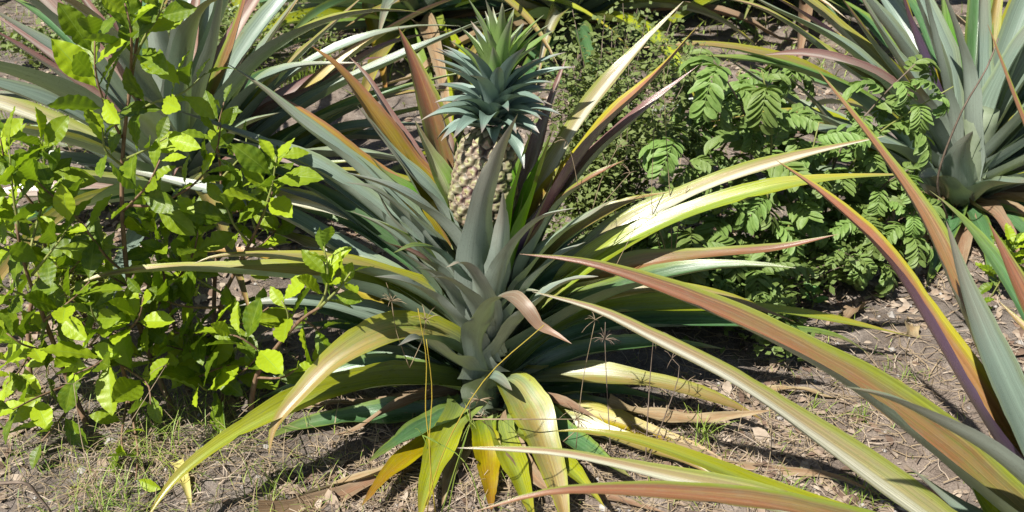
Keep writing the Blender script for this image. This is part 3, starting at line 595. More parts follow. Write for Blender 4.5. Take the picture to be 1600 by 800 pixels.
# ---- right pineapple plant
O3 = ground_at(1492, 342); O3.z = 0
P3 = thing('pineapple_plant', 'broad blue-green pineapple plant at the upper right, partly covered by feathery weed', 'pineapple plant', O3, 'pineapple plants')
stump(P3, O3, 0.28, 0.045)
for a in [('glaucous', 7, [(1480, 320), (1430, 200), (1330, 85), (1200, 10), (1150, -20)], .05), ('deep', 6.5, [(1475, 320), (1400, 215), (1310, 140), (1200, 100), (1060, 85)], .0),
          ('glaucous', 6.5, [(1472, 325), (1390, 240), (1280, 190), (1190, 130), (1120, 80)], .1), ('purple', 6.5, [(1480, 320), (1425, 190), (1340, 90), (1250, 20), (1180, -20)], .12),
          ('pale', 6, [(1478, 320), (1400, 175), (1310, 100), (1200, 20), (1100, -10)], .15), ('glaucous', 7, [(1484, 310), (1450, 180), (1385, 70), (1330, -30)], .0),
          ('red', 6.5, [(1482, 310), (1440, 180), (1370, 80), (1310, -10)], -.05), ('purple', 7.5, [(1488, 310), (1465, 170), (1425, 50), (1395, -60)], .1, ),
          ('glaucous', 7, [(1490, 310), (1478, 170), (1455, 50), (1430, -70)], .03), ('bright', 6, [(1492, 300), (1490, 150), (1475, 30), (1468, -80)], .2),
          ('glaucous', 9, [(1495, 320), (1505, 220), (1505, 120), (1492, 50), (1470, -20)], .0), ('glaucous', 8, [(1498, 310), (1520, 170), (1530, 50), (1535, -80)], .1),
          ('olive', 6, [(1500, 310), (1530, 150), (1552, 30), (1570, -80)], .22), ('glaucous', 8, [(1502, 310), (1545, 190), (1590, 80), (1660, -20)], .0),
          ('glaucous', 7, [(1502, 315), (1550, 150), (1590, 40), (1620, -60)], .15), ('deep', 6.5, [(1506, 320), (1555, 230), (1610, 140), (1700, 60)], .08),
          ('glaucous', 7, [(1506, 325), (1560, 245), (1640, 180), (1750, 140)], -.05), ('glaucous', 7, [(1508, 330), (1565, 280), (1650, 245), (1760, 240)], .05),
          ('deep', 6.5, [(1508, 335), (1560, 300), (1640, 280), (1740, 300)], -.1), ('bright', 5.5, [(1505, 325), (1560, 220), (1620, 160), (1700, 110)], .25),
          ('glaucous', 7.5, [(1500, 345), (1525, 310), (1560, 290), (1620, 285)], -.25), ('deep', 6, [(1500, 345), (1550, 330), (1620, 330), (1700, 350)], -.15),
          ('glaucous', 9, [(1492, 345), (1494, 290), (1500, 240), (1520, 205)], -.14), ('glaucous', 8, [(1490, 345), (1482, 300), (1460, 275), (1430, 280)], -.22),
          ('glaucous', 7.5, [(1485, 335), (1435, 280), (1370, 235), (1280, 205), (1200, 200)], -.05), ('glaucous', 7, [(1482, 335), (1420, 300), (1350, 260), (1270, 160), (1230, 120)], .05),
          ('glaucous', 7, [(1482, 338), (1420, 250), (1340, 215), (1240, 160)], -.12), ('yellow', 5.5, [(1480, 340), (1400, 290), (1310, 195), (1210, 180), (1110, 190)], .2),
          ('olive', 5.5, [(1480, 345), (1410, 320), (1330, 255), (1250, 180), (1110, 190)], .05), ('deep', 6, [(1480, 345), (1400, 330), (1330, 330), (1260, 350)], -.05),
          ('yellow', 4.4, [(1480, 345), (1430, 335), (1350, 348), (1265, 348)], -.15), ('bright', 3.6, [(1485, 345), (1440, 310), (1410, 330), (1392, 362)], -.3)]:
    px_leaf(P3, O3, a[0], a[1], a[2], O3.y, O3.y + a[3], chan=.5, roll=(-12 if a[2][-1][0] > 1490 else 12), twist=rl.uniform(-20, 20))
for k in range(38):
    q = k / 37; az = k * 2.39996
    if math.sin(az) < -.5: az += 1.7
    auto_leaf(P3, O3, rl.choice(['glaucous', 'glaucous', 'deep', 'pink', 'olive', 'glaucous']), rl.uniform(4.8, 6), az, R(12 + 60 * q + rl.uniform(-8, 8)), rl.uniform(.6, .95), R(rl.uniform(60, 95) * (1.1 - .5 * q)), rise=.03 + .1 * q, rng=rl)
for k in range(14):
    auto_leaf(P3, O3, 'dry' if k % 2 else 'deep', rl.uniform(3, 4.5), -2.9 + k * .2, R(rl.uniform(-5, 25)), rl.uniform(.22, .4), R(rl.uniform(70, 110)), rise=.05, rng=rl)
# ---- foreground pineapple plant (its heart is just outside the frame)
O4 = Vector((0.80, -0.56, 0.0))
P4 = thing('pineapple_plant', 'nearest pineapple plant whose long leaves reach in from the lower right corner', 'pineapple plant', O4, 'pineapple plants')
stump(P4, O4, 0.2)
by = O4.y + 0.01
def D(kind, W, path, y1, **kw): return px_leaf(P4, O4, kind, W, path, by, y1, **kw)
bx = (1770, 1020)
D('red', 6.4, [bx, (1690, 900), (1560, 795), (1450, 700), (1330, 605), (1200, 530), (1060, 465), (920, 415), (812, 397)], -.33, chan=.75, roll=22, label='long red and olive leaf with blue-green underside')
D('pale', 6.0, [bx, (1650, 930), (1530, 870), (1400, 780), (1280, 690), (1150, 600), (1020, 530), (930, 485), (832, 456)], -.40, chan=.45, roll=14, label='long white striped leaf')
D('pale', 5.2, [bx, (1640, 960), (1480, 900), (1340, 840), (1200, 790), (1050, 750), (900, 715), (800, 704), (715, 700)], -.55, chan=.5, roll=8)
D('red', 4.8, [bx, (1650, 1010), (1530, 930), (1400, 850), (1250, 800), (1100, 778), (960, 768), (850, 772), (740, 800)], -.66, chan=.55, roll=18, label='dark red leaf along the bottom edge')
D('yellow', 5.0, [bx, (1640, 940), (1500, 880), (1350, 830), (1220, 775), (1100, 725), (1000, 690), (920, 674), (864, 674)], -.46, chan=.35, roll=16)
D('glaucous', 6.8, [bx, (1720, 900), (1640, 800), (1550, 715), (1460, 660), (1390, 625), (1318, 604)], -.60, chan=.6, roll=-35)
D('purple', 7.6, [bx, (1690, 880), (1600, 760), (1530, 650), (1455, 520), (1380, 400), (1290, 310), (1212, 250)], -.26, chan=.55, roll=8, label='tall leaf with reddish top and purple underside')
D('red', 6.0, [bx, (1710, 880), (1640, 760), (1560, 620), (1500, 480), (1440, 340), (1360, 220), (1278, 110)], -.22, chan=.55, roll=10)
D('glaucous', 8.4, [bx, (1740, 900), (1680, 790), (1610, 690), (1550, 560), (1505, 440), (1478, 345)], -.40, chan=.3, roll=0, H=Vector((-.5, 1, 0)), label='broad pale blue-green leaf near the right edge')
D('orange', 5.0, [bx, (1660, 920), (1560, 800), (1450, 700), (1340, 610), (1250, 545), (1165, 484)], -.2, chan=.4, roll=-5)
D('yellow', 5.2, [bx, (1680, 960), (1600, 880), (1540, 800), (1500, 720), (1460, 650), (1400, 590)], -.38, chan=.35, roll=0)
D('red', 8.0, [bx, (1770, 880), (1720, 740), (1660, 600), (1600, 470), (1545, 348)], -.34, chan=.45, roll=0, H=Vector((-.4, 1, 0)))
D('red', 4.6, [bx, (1790, 800), (1760, 600), (1700, 400), (1610, 220), (1543, 38)], -.24, chan=.4, H=Vector((-.7, 1, 0)))
D('olive', 5.0, [bx, (1770, 860), (1720, 700), (1640, 560), (1560, 470)], -.2, chan=.5)
D('glaucous', 5.6, [bx, (1700, 930), (1600, 860), (1500, 800), (1420, 730)], -.4, chan=.5)
D('pink', 5.0, [bx, (1660, 950), (1560, 870), (1470, 800), (1400, 745), (1340, 690)], -.32, chan=.5, roll=0)
rr4 = random.Random(5)
for k in range(26):                      # the side turned away from the photograph
    az = -1.9 + 3.6 * k / 25; auto_leaf(P4, O4, rr4.choice(['glaucous', 'deep', 'olive', 'red', 'pale']), rr4.uniform(5, 6), az, R(rr4.uniform(25, 70)), rr4.uniform(.6, .9), R(rr4.uniform(50, 90)), rng=rr4)
# ---- plants behind
def back_plant(px, py, n, label, seed, size=1.0):
    o = ground_at(px, py); o.z = 0; rg = random.Random(seed)
    p = thing('pineapple_plant', label, 'pineapple plant', o, 'pineapple plants'); stump(p, o, 0.2)
    for i in range(n):
        q = i / (n - 1); kind = rg.choice(['glaucous', 'glaucous', 'deep', 'olive', 'pink', 'pale', 'glaucous'] if q > .3 else ['deep', 'olive', 'yellow', 'dry', 'deep'])
        auto_leaf(p, o, kind, rg.uniform(4.8, 6.2), i * 2.39996 + seed, R(12 + 68 * q + rg.uniform(-6, 6)), size * rg.uniform(.85, 1.2) * (1 - .2 * abs(q - .5)), R(rg.uniform(60, 95) * (1.1 - .55 * q)), rise=0.02 + 0.12 * q, rng=rg)
    return p, o
P5, O5 = back_plant(890, 60, 72, 'pale grey-green pineapple plant behind the fruit crown at the top edge', 2)
P6, O6 = back_plant(1255, 10, 72, 'far pineapple plant at the top edge left of the broad blue-green one', 5)
P7, O7 = back_plant(650, 55, 72, 'pineapple plant behind the upper left of the fruit with striped hanging leaves', 9)
P9, O9 = back_plant(420, -40, 72, 'far pineapple plant at the top edge beyond the left plant', 17)
P10, O10 = back_plant(1060, -30, 72, 'far pineapple plant at the top edge behind the small-leaved bush', 19)
P8, O8 = back_plant(60, -45, 72, 'pineapple plant in the far upper left corner', 13)
px_leaf(P7, O7, 'greenstripe', 6, [(625, 30), (618, 10), (635, 50), (660, 110), (690, 180)], O7.y, O7.y - .45)
px_leaf(P7, O7, 'orange', 5, [(600, 30), (575, 5), (590, 70), (605, 150)], O7.y, O7.y - .4)
px_leaf(P7, O7, 'yellow', 5, [(640, 30), (680, 20), (700, 200), (650, 250), (560, 290), (440, 320)], O7.y, O7.y - .9)

# ------------------------------------------------------------------ shrubs with broad toothed leaves
def broad_leaf_data(name, L, W, mat, bite=0, seed=0, teeth=11, fold=0.25, curl=0.25, tipn=0.95):
    rg = random.Random(seed); mb = MB(); nv, nu = 22, 8
    bites = [(rg.choice((-1, 1)), rg.uniform(.25, .8), rg.uniform(.02, .05), rg.uniform(.2, .5)) for _ in range(bite)]
    for i in range(nv + 1):
        t = i / nv; w_ = W * 0.5 * (math.sin(math.pi * min(1, t ** 1.12)) ** tipn) if 0 < t < 1 else 0.0
        w_ *= (1 + 0.013 * ((i % 2) * 2 - 1) * (1 if 2 < i < nv - 1 else 0))
        for k in range(nu + 1):
            u = 2 * k / nu - 1; ww = w_
            for sd, tc_, tw, dp in bites:
                if u * sd > 0: ww *= 1 - dp * math.exp(-((t - tc_) / tw) ** 2)
            x = u * max(ww, 0.0004); z = fold * abs(x) - curl * L * (t - 0.2) ** 2 * 0.6 + 0.0012 * math.sin(t * 40) * abs(u) + 0.001 * math.sin(t * 11 + seed) * u
            mb.v.append(Vector((x, t * L + L * 0.10, z)))
    m = nu + 1
    for i in range(nv):
        for k in range(nu):
            mb.face((i * m + k, i * m + k + 1, (i + 1) * m + k + 1, (i + 1) * m + k), [(k / nu, i / nv), ((k + 1) / nu, i / nv), ((k + 1) / nu, (i + 1) / nv), (k / nu, (i + 1) / nv)])
    b = len(mb.v); r = L * 0.012
    for y in (0, L * 0.12):
        for a in range(4): mb.v.append(Vector((math.cos(a * 1.5708) * r, y, math.sin(a * 1.5708) * r)))
    for a in range(4): mb.face((b + a, b + (a + 1) % 4, b + 4 + (a + 1) % 4, b + 4 + a), [(0.5, 0)] * 4)
    o = mb.build(name, mat); me = o.data; bpy.data.objects.remove(o); return me
SHL = [broad_leaf_data('leaf', 0.074, 0.037, M_SHRUB, bite=b_, seed=s_, fold=f_, curl=c_) for b_, s_, f_, c_ in ((0, 1, .25, .25), (0, 2, .4, .1), (0, 3, .2, .4), (1, 4, .3, .2), (0, 5, .1, .6), (2, 6, .25, .3), (0, 7, .5, .15))]
def orient(D, N, spin=0):
    D = D.normalized(); N = (N - D * N.dot(D))
    if N.length < 1e-3: N = D.orthogonal()
    N.normalize(); X_ = D.cross(N); m = Matrix((X_, D, N)).transposed().to_4x4(); return m
def put_leaf(plant, org, data, p, D, N, s, name='leaf'):
    o = bpy.data.objects.new(name, data); col.objects.link(o); o.parent = plant
    o.matrix_basis = Matrix.Translation(p - org) @ orient(D, N) @ Matrix.Scale(s, 4); return o
def shrub(label, base_px, stem, twigs, seed, sizes=(0.75, 1.25), group='broad leaved shrubs on the left', data=SHL, ystem=None):
    """stem, twigs: lists of (px, py, y); a twig is (path, n leaves, size)"""
    rg = random.Random(seed); O = at(*stem[0]); O.z = gz(O.x, O.y)
    p = thing('shrub', label, 'shrub', O, group)
    mb = MB(); sp = [O - Vector((0, 0, .02))] + [at(*q) for q in stem[1:]]; add_tube(mb, sp, 0.0055, 0.002, 7, org=O); mb.build('stem', M_BARK, p)
    allp, _ = crom(sp, 40)
    for path, n, sz in twigs:
        pp = [at(*q) for q in path]
        root = min(allp, key=lambda q: (q - pp[0]).length); pts = [root] + pp if (root - pp[0]).length > 0.01 else pp
        mb = MB(); add_tube(mb, pts, 0.0026, 0.0012, 5, org=O); mb.build('branch', M_BARK if rg.random() < .5 else M_GREENSTEM, p)
        C, L = crom(pts, 30); az = rg.uniform(0, 6)
        for i in range(n):
            t = 1 - (i / n) ** 0.9 * 0.8; k = min(29, int(t * 30)); T = (C[k + 1] - C[k]).normalized(); q = C[k].lerp(C[k + 1], .5)
            S = T.orthogonal().normalized(); S = Quaternion(T, az) @ S; az += 2.4
            tip = 1 - i / n; a = R(rg.uniform(28, 60) + 30 * (1 - tip))
            Dv = T * math.cos(a) + S * math.sin(a); Dv.z += rg.uniform(-.15, .45)
            Nv = Vector((rg.gauss(-.35, .5), rg.gauss(-.25, .55), 0.7))
            put_leaf(p, O, rg.choice(data), q, Dv, Nv, sz * .84 * rg.uniform(*sizes) * (0.72 + 0.28 * min(1, i / 4)))
    return p
shrub('tallest shrub on the left, with one straight brown stem and glossy lime-green toothed leaves', 0,
      [(275, 642, .04), (238, 565, .04), (205, 460, .03), (192, 350, .02), (192, 240, .02), (203, 140, .02), (215, 60, .02), (222, -20, .02)],
      [([(190, 215, .02), (165, 165, .0), (150, 115, -.02), (148, 60, -.02)], 12, 1.15), ([(205, 110, .02), (225, 60, .0), (250, 20, 0), (262, -25, 0)], 11, 1.15),
       ([(205, 110, .02), (205, 50, -.04), (195, 5, -.04)], 9, 1.1), ([(205, 180, .02), (240, 160, 0), (285, 145, 0), (320, 115, .02)], 8, 1.0),
       ([(192, 250, .02), (225, 235, -.02), (260, 215, -.03)], 6, .95), ([(192, 260, .02), (165, 235, 0), (160, 200, 0)], 5, .9),
       ([(192, 320, .02), (240, 320, 0), (300, 290, .02), (335, 245, .04), (345, 195, .05)], 13, .95), ([(192, 330, .02), (230, 290, -.05), (250, 250, -.06)], 8, .9),
       ([(200, 430, .03), (165, 400, .0), (120, 340, -.03), (75, 300, -.04), (45, 270, -.05)], 11, 1.1)], 21)
shrub('low spreading shrub at the left edge, leaves overlapping the shaded soil', 0,
      [(135, 655, .02), (105, 590, .0), (70, 500, -.02), (40, 420, -.04), (25, 350, -.05)],
      [([(30, 360, -.05), (20, 300, -.06), (15, 240, -.06)], 9, 1.2), ([(40, 400, -.04), (-10, 380, -.05), (-40, 340, -.05)], 9, 1.1), ([(50, 430, -.03), (90, 380, -.06), (110, 350, -.06)], 9, 1.1),
       ([(60, 470, -.02), (10, 450, -.06), (-20, 430, -.06)], 9, 1.1), ([(70, 500, -.02), (110, 470, -.08), (140, 440, -.08)], 9, 1.1), ([(90, 550, 0), (40, 540, -.05), (10, 520, -.06)], 9, 1.1),
       ([(100, 580, 0), (140, 540, -.05), (165, 510, -.06)], 9, 1.0), ([(110, 600, 0), (60, 620, -.05), (20, 640, -.1)], 8, 1.0), ([(120, 620, 0), (90, 660, -.08), (65, 690, -.12)], 5, 1.1), ([(40, 420, -.04), (60, 340, 0), (80, 270, .02)], 9, 1.1)], 22)
shrub('shrub between the tall brown stem and the arching olive leaves, with pale green top', 0,
      [(345, 650, .08), (348, 570, .07), (345, 480, .06), (370, 420, .05), (400, 360, .04), (425, 300, .03)],
      [([(410, 340, .03), (425, 290, .02), (432, 245, .02)], 13, 1.1), ([(390, 380, .04), (365, 350, .02), (350, 310, .02)], 9, 1.0), ([(400, 360, .04), (385, 310, .06), (390, 275, .06)], 8, .95),
       ([(350, 460, .06), (300, 430, .04), (265, 395, .04), (240, 350, .04)], 10, 1.0), ([(345, 480, .06), (300, 480, .02), (260, 470, .0), (225, 440, 0)], 10, 1.0),
       ([(345, 520, .06), (390, 500, .02), (420, 480, 0)], 7, 1.0), ([(347, 560, .07), (300, 550, .03), (260, 540, .0)], 10, 1.0), ([(347, 590, .07), (380, 580, 0), (400, 560, -.02)], 7, 1.0),
       ([(347, 600, .07), (325, 610, -.02), (310, 600, -.06)], 6, 1.35)], 23)
shrub('shrub whose bitten leafy shoot pokes up beside the main plant\'s arching leaves', 0,
      [(385, 640, .0), (400, 590, -.02), (430, 545, -.05), (470, 500, -.10), (500, 480, -.12)],
      [([(490, 490, -.11), (508, 460, -.12), (512, 420, -.12), (506, 385, -.12)], 9, .85), ([(500, 480, -.12), (530, 450, -.13), (548, 425, -.13)], 7, .8), ([(450, 520, -.08), (450, 490, -.1), (440, 470, -.1)], 4, 1.1),
       ([(470, 500, -.06), (490, 510, -.05), (505, 525, -.04)], 5, 1.15), ([(420, 560, -.04), (380, 530, -.06), (350, 520, -.06)], 6, 1.1), ([(400, 590, -.02), (440, 590, -.06), (465, 575, -.08)], 4, .8)], 24)
shrub('dark low shrub under the leafy shoots, close to the bare soil', 0,
      [(215, 668, .02), (205, 620, .0), (190, 570, -.02), (180, 520, -.03)],
      [([(185, 545, -.02), (150, 570, -.08), (115, 585, -.1)], 7, 1.2), ([(190, 570, -.02), (230, 600, -.1), (235, 632, -.14)], 6, 1.3), ([(182, 530, -.03), (215, 500, -.06), (225, 460, -.06)], 8, 1.0),
       ([(182, 530, -.03), (150, 500, -.06), (140, 470, -.08)], 8, 1.0), ([(200, 620, 0), (190, 680, -.1), (195, 715, -.16)], 4, 1.0), ([(200, 620, 0), (215, 700, -.12), (212, 750, -.2)], 3, 1.1)], 25)

shrub('small shrub filling the left edge at mid height with upright pale leaves', 0,
      [(40, 600, .12), (45, 500, .12), (70, 400, .11), (60, 300, .1)],
      [([(65, 320, .1), (70, 270, .08), (65, 220, .06)], 12, 1.15), ([(60, 330, .1), (15, 270, .08), (0, 215, .06)], 12, 1.15), ([(66, 380, .1), (20, 370, .05), (-15, 340, .02)], 12, 1.1),
       ([(60, 420, .1), (100, 430, .04), (130, 400, .02)], 12, 1.0), ([(45, 500, .1), (20, 470, .05), (-5, 470, .0)], 12, 1.1), ([(45, 520, .1), (80, 520, .04), (110, 530, .0)], 12, 1.0), ([(42, 560, .1), (30, 580, .02), (10, 600, -.02)], 10, 1.0)], 26)
shrub('shrub at the foot of the straight brown stem, its shoots mingled with grass', 0,
      [(300, 668, .1), (290, 590, .1), (270, 500, .09), (250, 400, .08)],
      [([(255, 420, .08), (235, 360, .05), (225, 330, .04)], 12, .95), ([(262, 460, .08), (300, 400, .05), (310, 360, .04)], 12, .95), ([(270, 500, .08), (220, 500, .02), (190, 490, .0)], 12, 1.0),
       ([(275, 520, .08), (320, 520, .02), (345, 510, .0)], 12, .95), ([(285, 570, .08), (230, 560, .02), (200, 550, 0)], 12, 1.0), ([(290, 600, .08), (330, 580, .02), (360, 570, .0)], 11, 1.0), ([(265, 480, .09), (170, 430, .05), (130, 390, .03)], 14, 1.0)], 27)
shrub('shrub with pale leafy shoots in front of the left plant\'s heart', 0,
      [(330, 560, .32), (335, 450, .3), (345, 340, .28), (345, 260, .26)],
      [([(345, 270, .26), (340, 210, .24), (350, 160, .22)], 9, .9), ([(345, 280, .26), (380, 240, .24), (385, 215, .24)], 5, .8),
       ([(340, 350, .28), (310, 340, .26), (285, 330, .25)], 10, .9), ([(345, 340, .28), (390, 320, .26), (440, 270, .24)], 13, .95), ([(338, 420, .3), (390, 400, .26), (440, 350, .24)], 13, .95), ([(335, 450, .3), (290, 440, .26), (260, 420, .24)], 12, .95)], 28)

# ------------------------------------------------------------------ feathery legume weed
def compound_data(L, n, seed, mat, lw=0.011, ll=0.026, droop=0.9):
    rg = random.Random(seed); mb = MB(); P = []; a = 0.35; p = Vector((0, 0, 0))
    for i in range(9):
        P.append(p.copy()); p = p + Vector((0, math.cos(a), math.sin(a))) * L / 8; a -= droop / 8 * 1.6
    add_tube(mb, P, 0.0010, 0.0005, 4, seg=8); C, _ = crom(P, n)
    for i in range(1, n + 1):
        for sd in (-1, 1):
            T = (C[i] - C[i - 1]).normalized(); up = Vector((1, 0, 0)).cross(T); D_ = (Vector((sd, 0, 0)) * 0.8 + T * rg.uniform(.45, .75) - up * rg.uniform(-.1, .75)).normalized()
            s = ll * (0.75 + 0.5 * math.sin(math.pi * i / (n + 1))) * rg.uniform(.9, 1.1); N = (up + Vector((0, 0, .4))).normalized(); N = (N - D_ * N.dot(D_)).normalized(); X_ = D_.cross(N); b = len(mb.v); nv = 6
            for j in range(nv + 1):
                t = j / nv; ww = lw * 0.5 * (math.sin(math.pi * min(1, max(0, t * .96 + .02))) ** .6); 
                for u in (-1, 0, 1): mb.v.append(C[i] + D_ * t * s + X_ * u * ww + N * (abs(u) * ww * .5 - s * .15 * t * t))
            for j in range(nv):
                for k in range(2):
                    mb.face((b + j * 3 + k, b + j * 3 + k + 1, b + j * 3 + k + 4, b + j * 3 + k + 3), [(k / 2, j / nv), ((k + 1) / 2, j / nv), ((k + 1) / 2, (j + 1) / nv), (k / 2, (j + 1) / nv)])
    o = mb.build('compound_leaf', mat); me = o.data; bpy.data.objects.remove(o); return me
LEG = [compound_data(0.085 + 0.012 * s, 8 + s, s, M_LEGUME, droop=d, lw=.0165, ll=.034) for s, d in ((1, 1.2), (2, 1.9), (3, .8), (4, 2.3), (5, 1.5), (6, 2.0))]
def legume(label, stems, seed, nper=12, sc=1.0, group='feathery leaved weeds'):
    rg = random.Random(seed); O = at(*stems[0][0]); O.z = gz(O.x, O.y); p = thing('weed', label, 'weed', O, group)
    for st in stems:
        pp = [at(*q) for q in st]; mb = MB(); add_tube(mb, pp, 0.0035, 0.0013, 6, org=O); mb.build('stem', M_TWIG if rg.random() < .5 else M_GREENSTEM, p)
        C, L = crom(pp, 40); az = rg.uniform(0, 6)
        for i in range(nper):
            t = 0.25 + 0.75 * (i + .5) / nper; k = min(39, int(t * 40)); T = (C[k + 1] - C[k]).normalized(); az += 2.4
            h = Vector((math.cos(az), math.sin(az) - .35, 0)); Dv = (h + Vector((0, 0, rg.uniform(.0, .35))) + T * .4); Nv = Vector((0, 0, 1)) + Vector((rg.gauss(0, .2), rg.gauss(-.1, .2), 0))
            put_leaf(p, O, rg.choice(LEG), C[k], Dv, Nv, sc * rg.uniform(.6, 1.05), 'compound_leaf')
    return p
legume('drooping feathery green weed arching between the main plant and the right plant',
       [[(1180, 440, .42), (1175, 330, .42), (1170, 200, .40), (1135, 125, .36), (1115, 95, .34)], [(1180, 440, .42), (1130, 350, .38), (1090, 270, .34), (1040, 215, .32)],
        [(1180, 440, .42), (1200, 300, .40), (1205, 190, .38), (1190, 110, .36)], [(1180, 440, .42), (1230, 360, .42), (1260, 270, .42), (1280, 190, .44)],
        [(1180, 440, .42), (1140, 400, .34), (1090, 380, .30), (1050, 340, .28)]], 31, 12)
legume('feathery green weed leaning across the blue-green plant at the upper right',
       [[(1290, 420, .55), (1290, 330, .55), (1310, 240, .52), (1370, 160, .5), (1430, 100, .48)], [(1290, 420, .55), (1310, 300, .55), (1360, 220, .5), (1430, 170, .46), (1490, 135, .44)],
        [(1290, 420, .55), (1270, 340, .5), (1255, 260, .5)], [(1290, 420, .55), (1340, 350, .5), (1380, 290, .48), (1420, 265, .46)]], 32, 13, .9)
legume('low feathery weed in the shade behind the reaching leaves', [[(1080, 450, .3), (1075, 430, .28), (1040, 400, .27)], [(1080, 450, .3), (1140, 440, .3), (1190, 420, .3)], [(1080, 450, .3), (1010, 380, .4), (985, 330, .4)]], 33, 12, .85)

legume('airy feathery weed behind the drooping one, near the far plants at the top', [[(1110, 260, .9), (1100, 200, .88), (1080, 130, .85), (1050, 90, .8)], [(1110, 260, .9), (1150, 200, .9), (1190, 140, .9), (1240, 100, .95)], [(1110, 260, .9), (1060, 220, .8), (1010, 190, .75)], [(1110, 260, .9), (1200, 230, .85), (1290, 200, .85)]], 34, 13, 1.0)
legume('feathery weed in the shade left of the blue-green plant\'s base', [[(1400, 420, .45), (1380, 380, .44), (1340, 340, .42)], [(1400, 420, .45), (1410, 370, .44), (1430, 330, .42)], [(1400, 420, .45), (1350, 410, .4), (1310, 390, .38)]], 35, 11, .8)
# ------------------------------------------------------------------ bushes of tiny leaves
def tiny_bush(name, label, cat, boxes, seed, dens, mat, leaf=0.009, n_stem=10, group=None):
    """boxes: (px, py, y, rx, rz, count) clumps"""
    rg = random.Random(seed); O = at(boxes[0][0], boxes[0][1], boxes[0][2]); O.z = gz(O.x, O.y); p = thing(name, label, cat, O, group)
    ms = MB(); mf = MB()
    for (px, py, y, rx, rz, cnt) in boxes:
        c = at(px, py, y, 0.03)
        for s in range(n_stem):
            d = Vector((rg.gauss(0, 1), rg.gauss(0, 1), rg.gauss(0, 1))).normalized() * rg.uniform(.5, 1.1); e = c + Vector((d.x * rx, d.y * rx, d.z * rz)); e.z = max(e.z, .02)
            m_ = (O + e) / 2 + Vector((rg.uniform(-.04, .04), rg.uniform(-.04, .04), .03)); add_tube(ms, [O, m_, e], 0.0018, 0.0006, 4, seg=8, org=O)
            C, _ = crom([O, m_, e], 60)
            for k in range(2 * cnt // n_stem):
                q = C[int(60 * (rg.random() ** .45 * .75 + .25))] + Vector((rg.gauss(0, .016), rg.gauss(0, .016), rg.gauss(0, .016)))
                D_ = Vector((rg.gauss(0, 1), rg.gauss(0, 1), rg.gauss(.2, .6))).normalized(); N = Vector((rg.gauss(0, .5), rg.gauss(0, .5), 1)); N = (N - D_ * N.dot(D_)).normalized(); X_ = D_.cross(N)
                s = leaf * rg.uniform(.6, 1.4); b = len(mf.v)
                for v_ in (q, q + D_ * s * .45 + X_ * s * .3, q + D_ * s, q + D_ * s * .45 - X_ * s * .3): mf.v.append(v_ - O)
                mf.face((b, b + 1, b + 2, b + 3), [(.5, 0), (1, .5), (.5, 1), (0, .5)])
    ms.build('stem', M_TWIG, p); mf.build('foliage', mat, p, smooth=False); return p
tiny_bush('bush', 'fine twiggy bush of tiny leaves just right of the fruit crown', 'bush',
          [(935, 330, .45, .14, .10, 900), (930, 240, .5, .13, .10, 1100), (950, 150, .55, .14, .09, 1200), (940, 80, .6, .13, .10, 900), (1010, 60, .7, .13, .08, 600), (900, 120, .6, .1, .1, 500)], 41, 1, M_TINY, 0.015, 16)
tiny_bush('bush', 'small mossy yellow-green bush in the gap of the left shrubs', 'bush', [(115, 400, .25, .07, .06, 1500)], 42, 1,
          broad_mat('moss_leaf', (0.22, 0.27, 0.04), (0.32, 0.36, 0.05), (0.2, 0.25, 0.08), (0.35, 0.4, 0.1), 0.3, 0.5), 0.009, 30)
tiny_bush('bush', 'weedy green bush on the sunlit soil at the top left corner', 'bush', [(120, 40, 1.9, .35, .1, 2200), (400, 50, 1.7, .3, .06, 1600)], 43, 1, M_TINY, 0.02, 24)
tiny_bush('bush', 'shaded creeping bush beneath the long reaching leaves right of centre', 'bush', [(1150, 440, .3, .22, .04, 1500), (1010, 420, .35, .18, .05, 1000), (1260, 400, .4, .14, .04, 600)], 44, 1, M_LEGUME, 0.018, 18)

# small herbs / sprouts with oval leaves
OV = [broad_leaf_data('leaf', 0.03, 0.017, M_HERB, seed=s, fold=.3, curl=.3) for s in (1, 2)]
OVB = [broad_leaf_data('leaf', 0.038, 0.016, M_SHRUB, seed=s, fold=.3, curl=.2) for s in (3, 4)]
def sprout(px, py, y, h, n, label, data, seed, sc=1.0, top=None):
    rg = random.Random(seed); O = at(px, py, y); O = Vector((O.x, O.y, gz(O.x, O.y))); p = thing('sprout', label, 'sprout', O, 'small sprouting seedlings')
    e = O + Vector((rg.uniform(-.02, .02), 0, h)); mb = MB(); add_tube(mb, [O, (O + e) / 2 + Vector((.006, 0, 0)), e], .0016, .001, 5, org=O); mb.build('stem', M_GREENSTEM, p)
    for i in range(n):
        t = .3 + .7 * i / max(1, n - 1); az = i * 2.4; q = O.lerp(e, t); put_leaf(p, O, rg.choice(data), q, Vector((math.cos(az), math.sin(az), .35 + .5 * t)), Vector((0, -.2, 1)), sc * rg.uniform(.8, 1.2))
sprout(326, 792, -.3, .03, 7, 'tiny round-leaved seedling beside the pale dead leaf at the lower left', OV, 1)
g_ = ground_at(1548, 462); sprout(1548, 462, g_.y, .13, 22, 'upright bright green sprout left of the right edge, below the blue-green plant', OVB, 2, 1.2)
g_ = ground_at(1520, 500); sprout(1520, 500, g_.y, .06, 10, 'short bright sprout in front of the upright one at the right edge', OVB, 3, 1)
g_ = ground_at(1270, 475); sprout(1270, 475, g_.y, .04, 8, 'small green seedling on litter behind the yellow-green reaching leaf', OV, 4)
g_ = ground_at(500, 395); sprout(640, 340, ground_at(640, 340).y, .05, 8, 'little seedling on bare soil behind the main plant\'s left leaves', OV, 5)

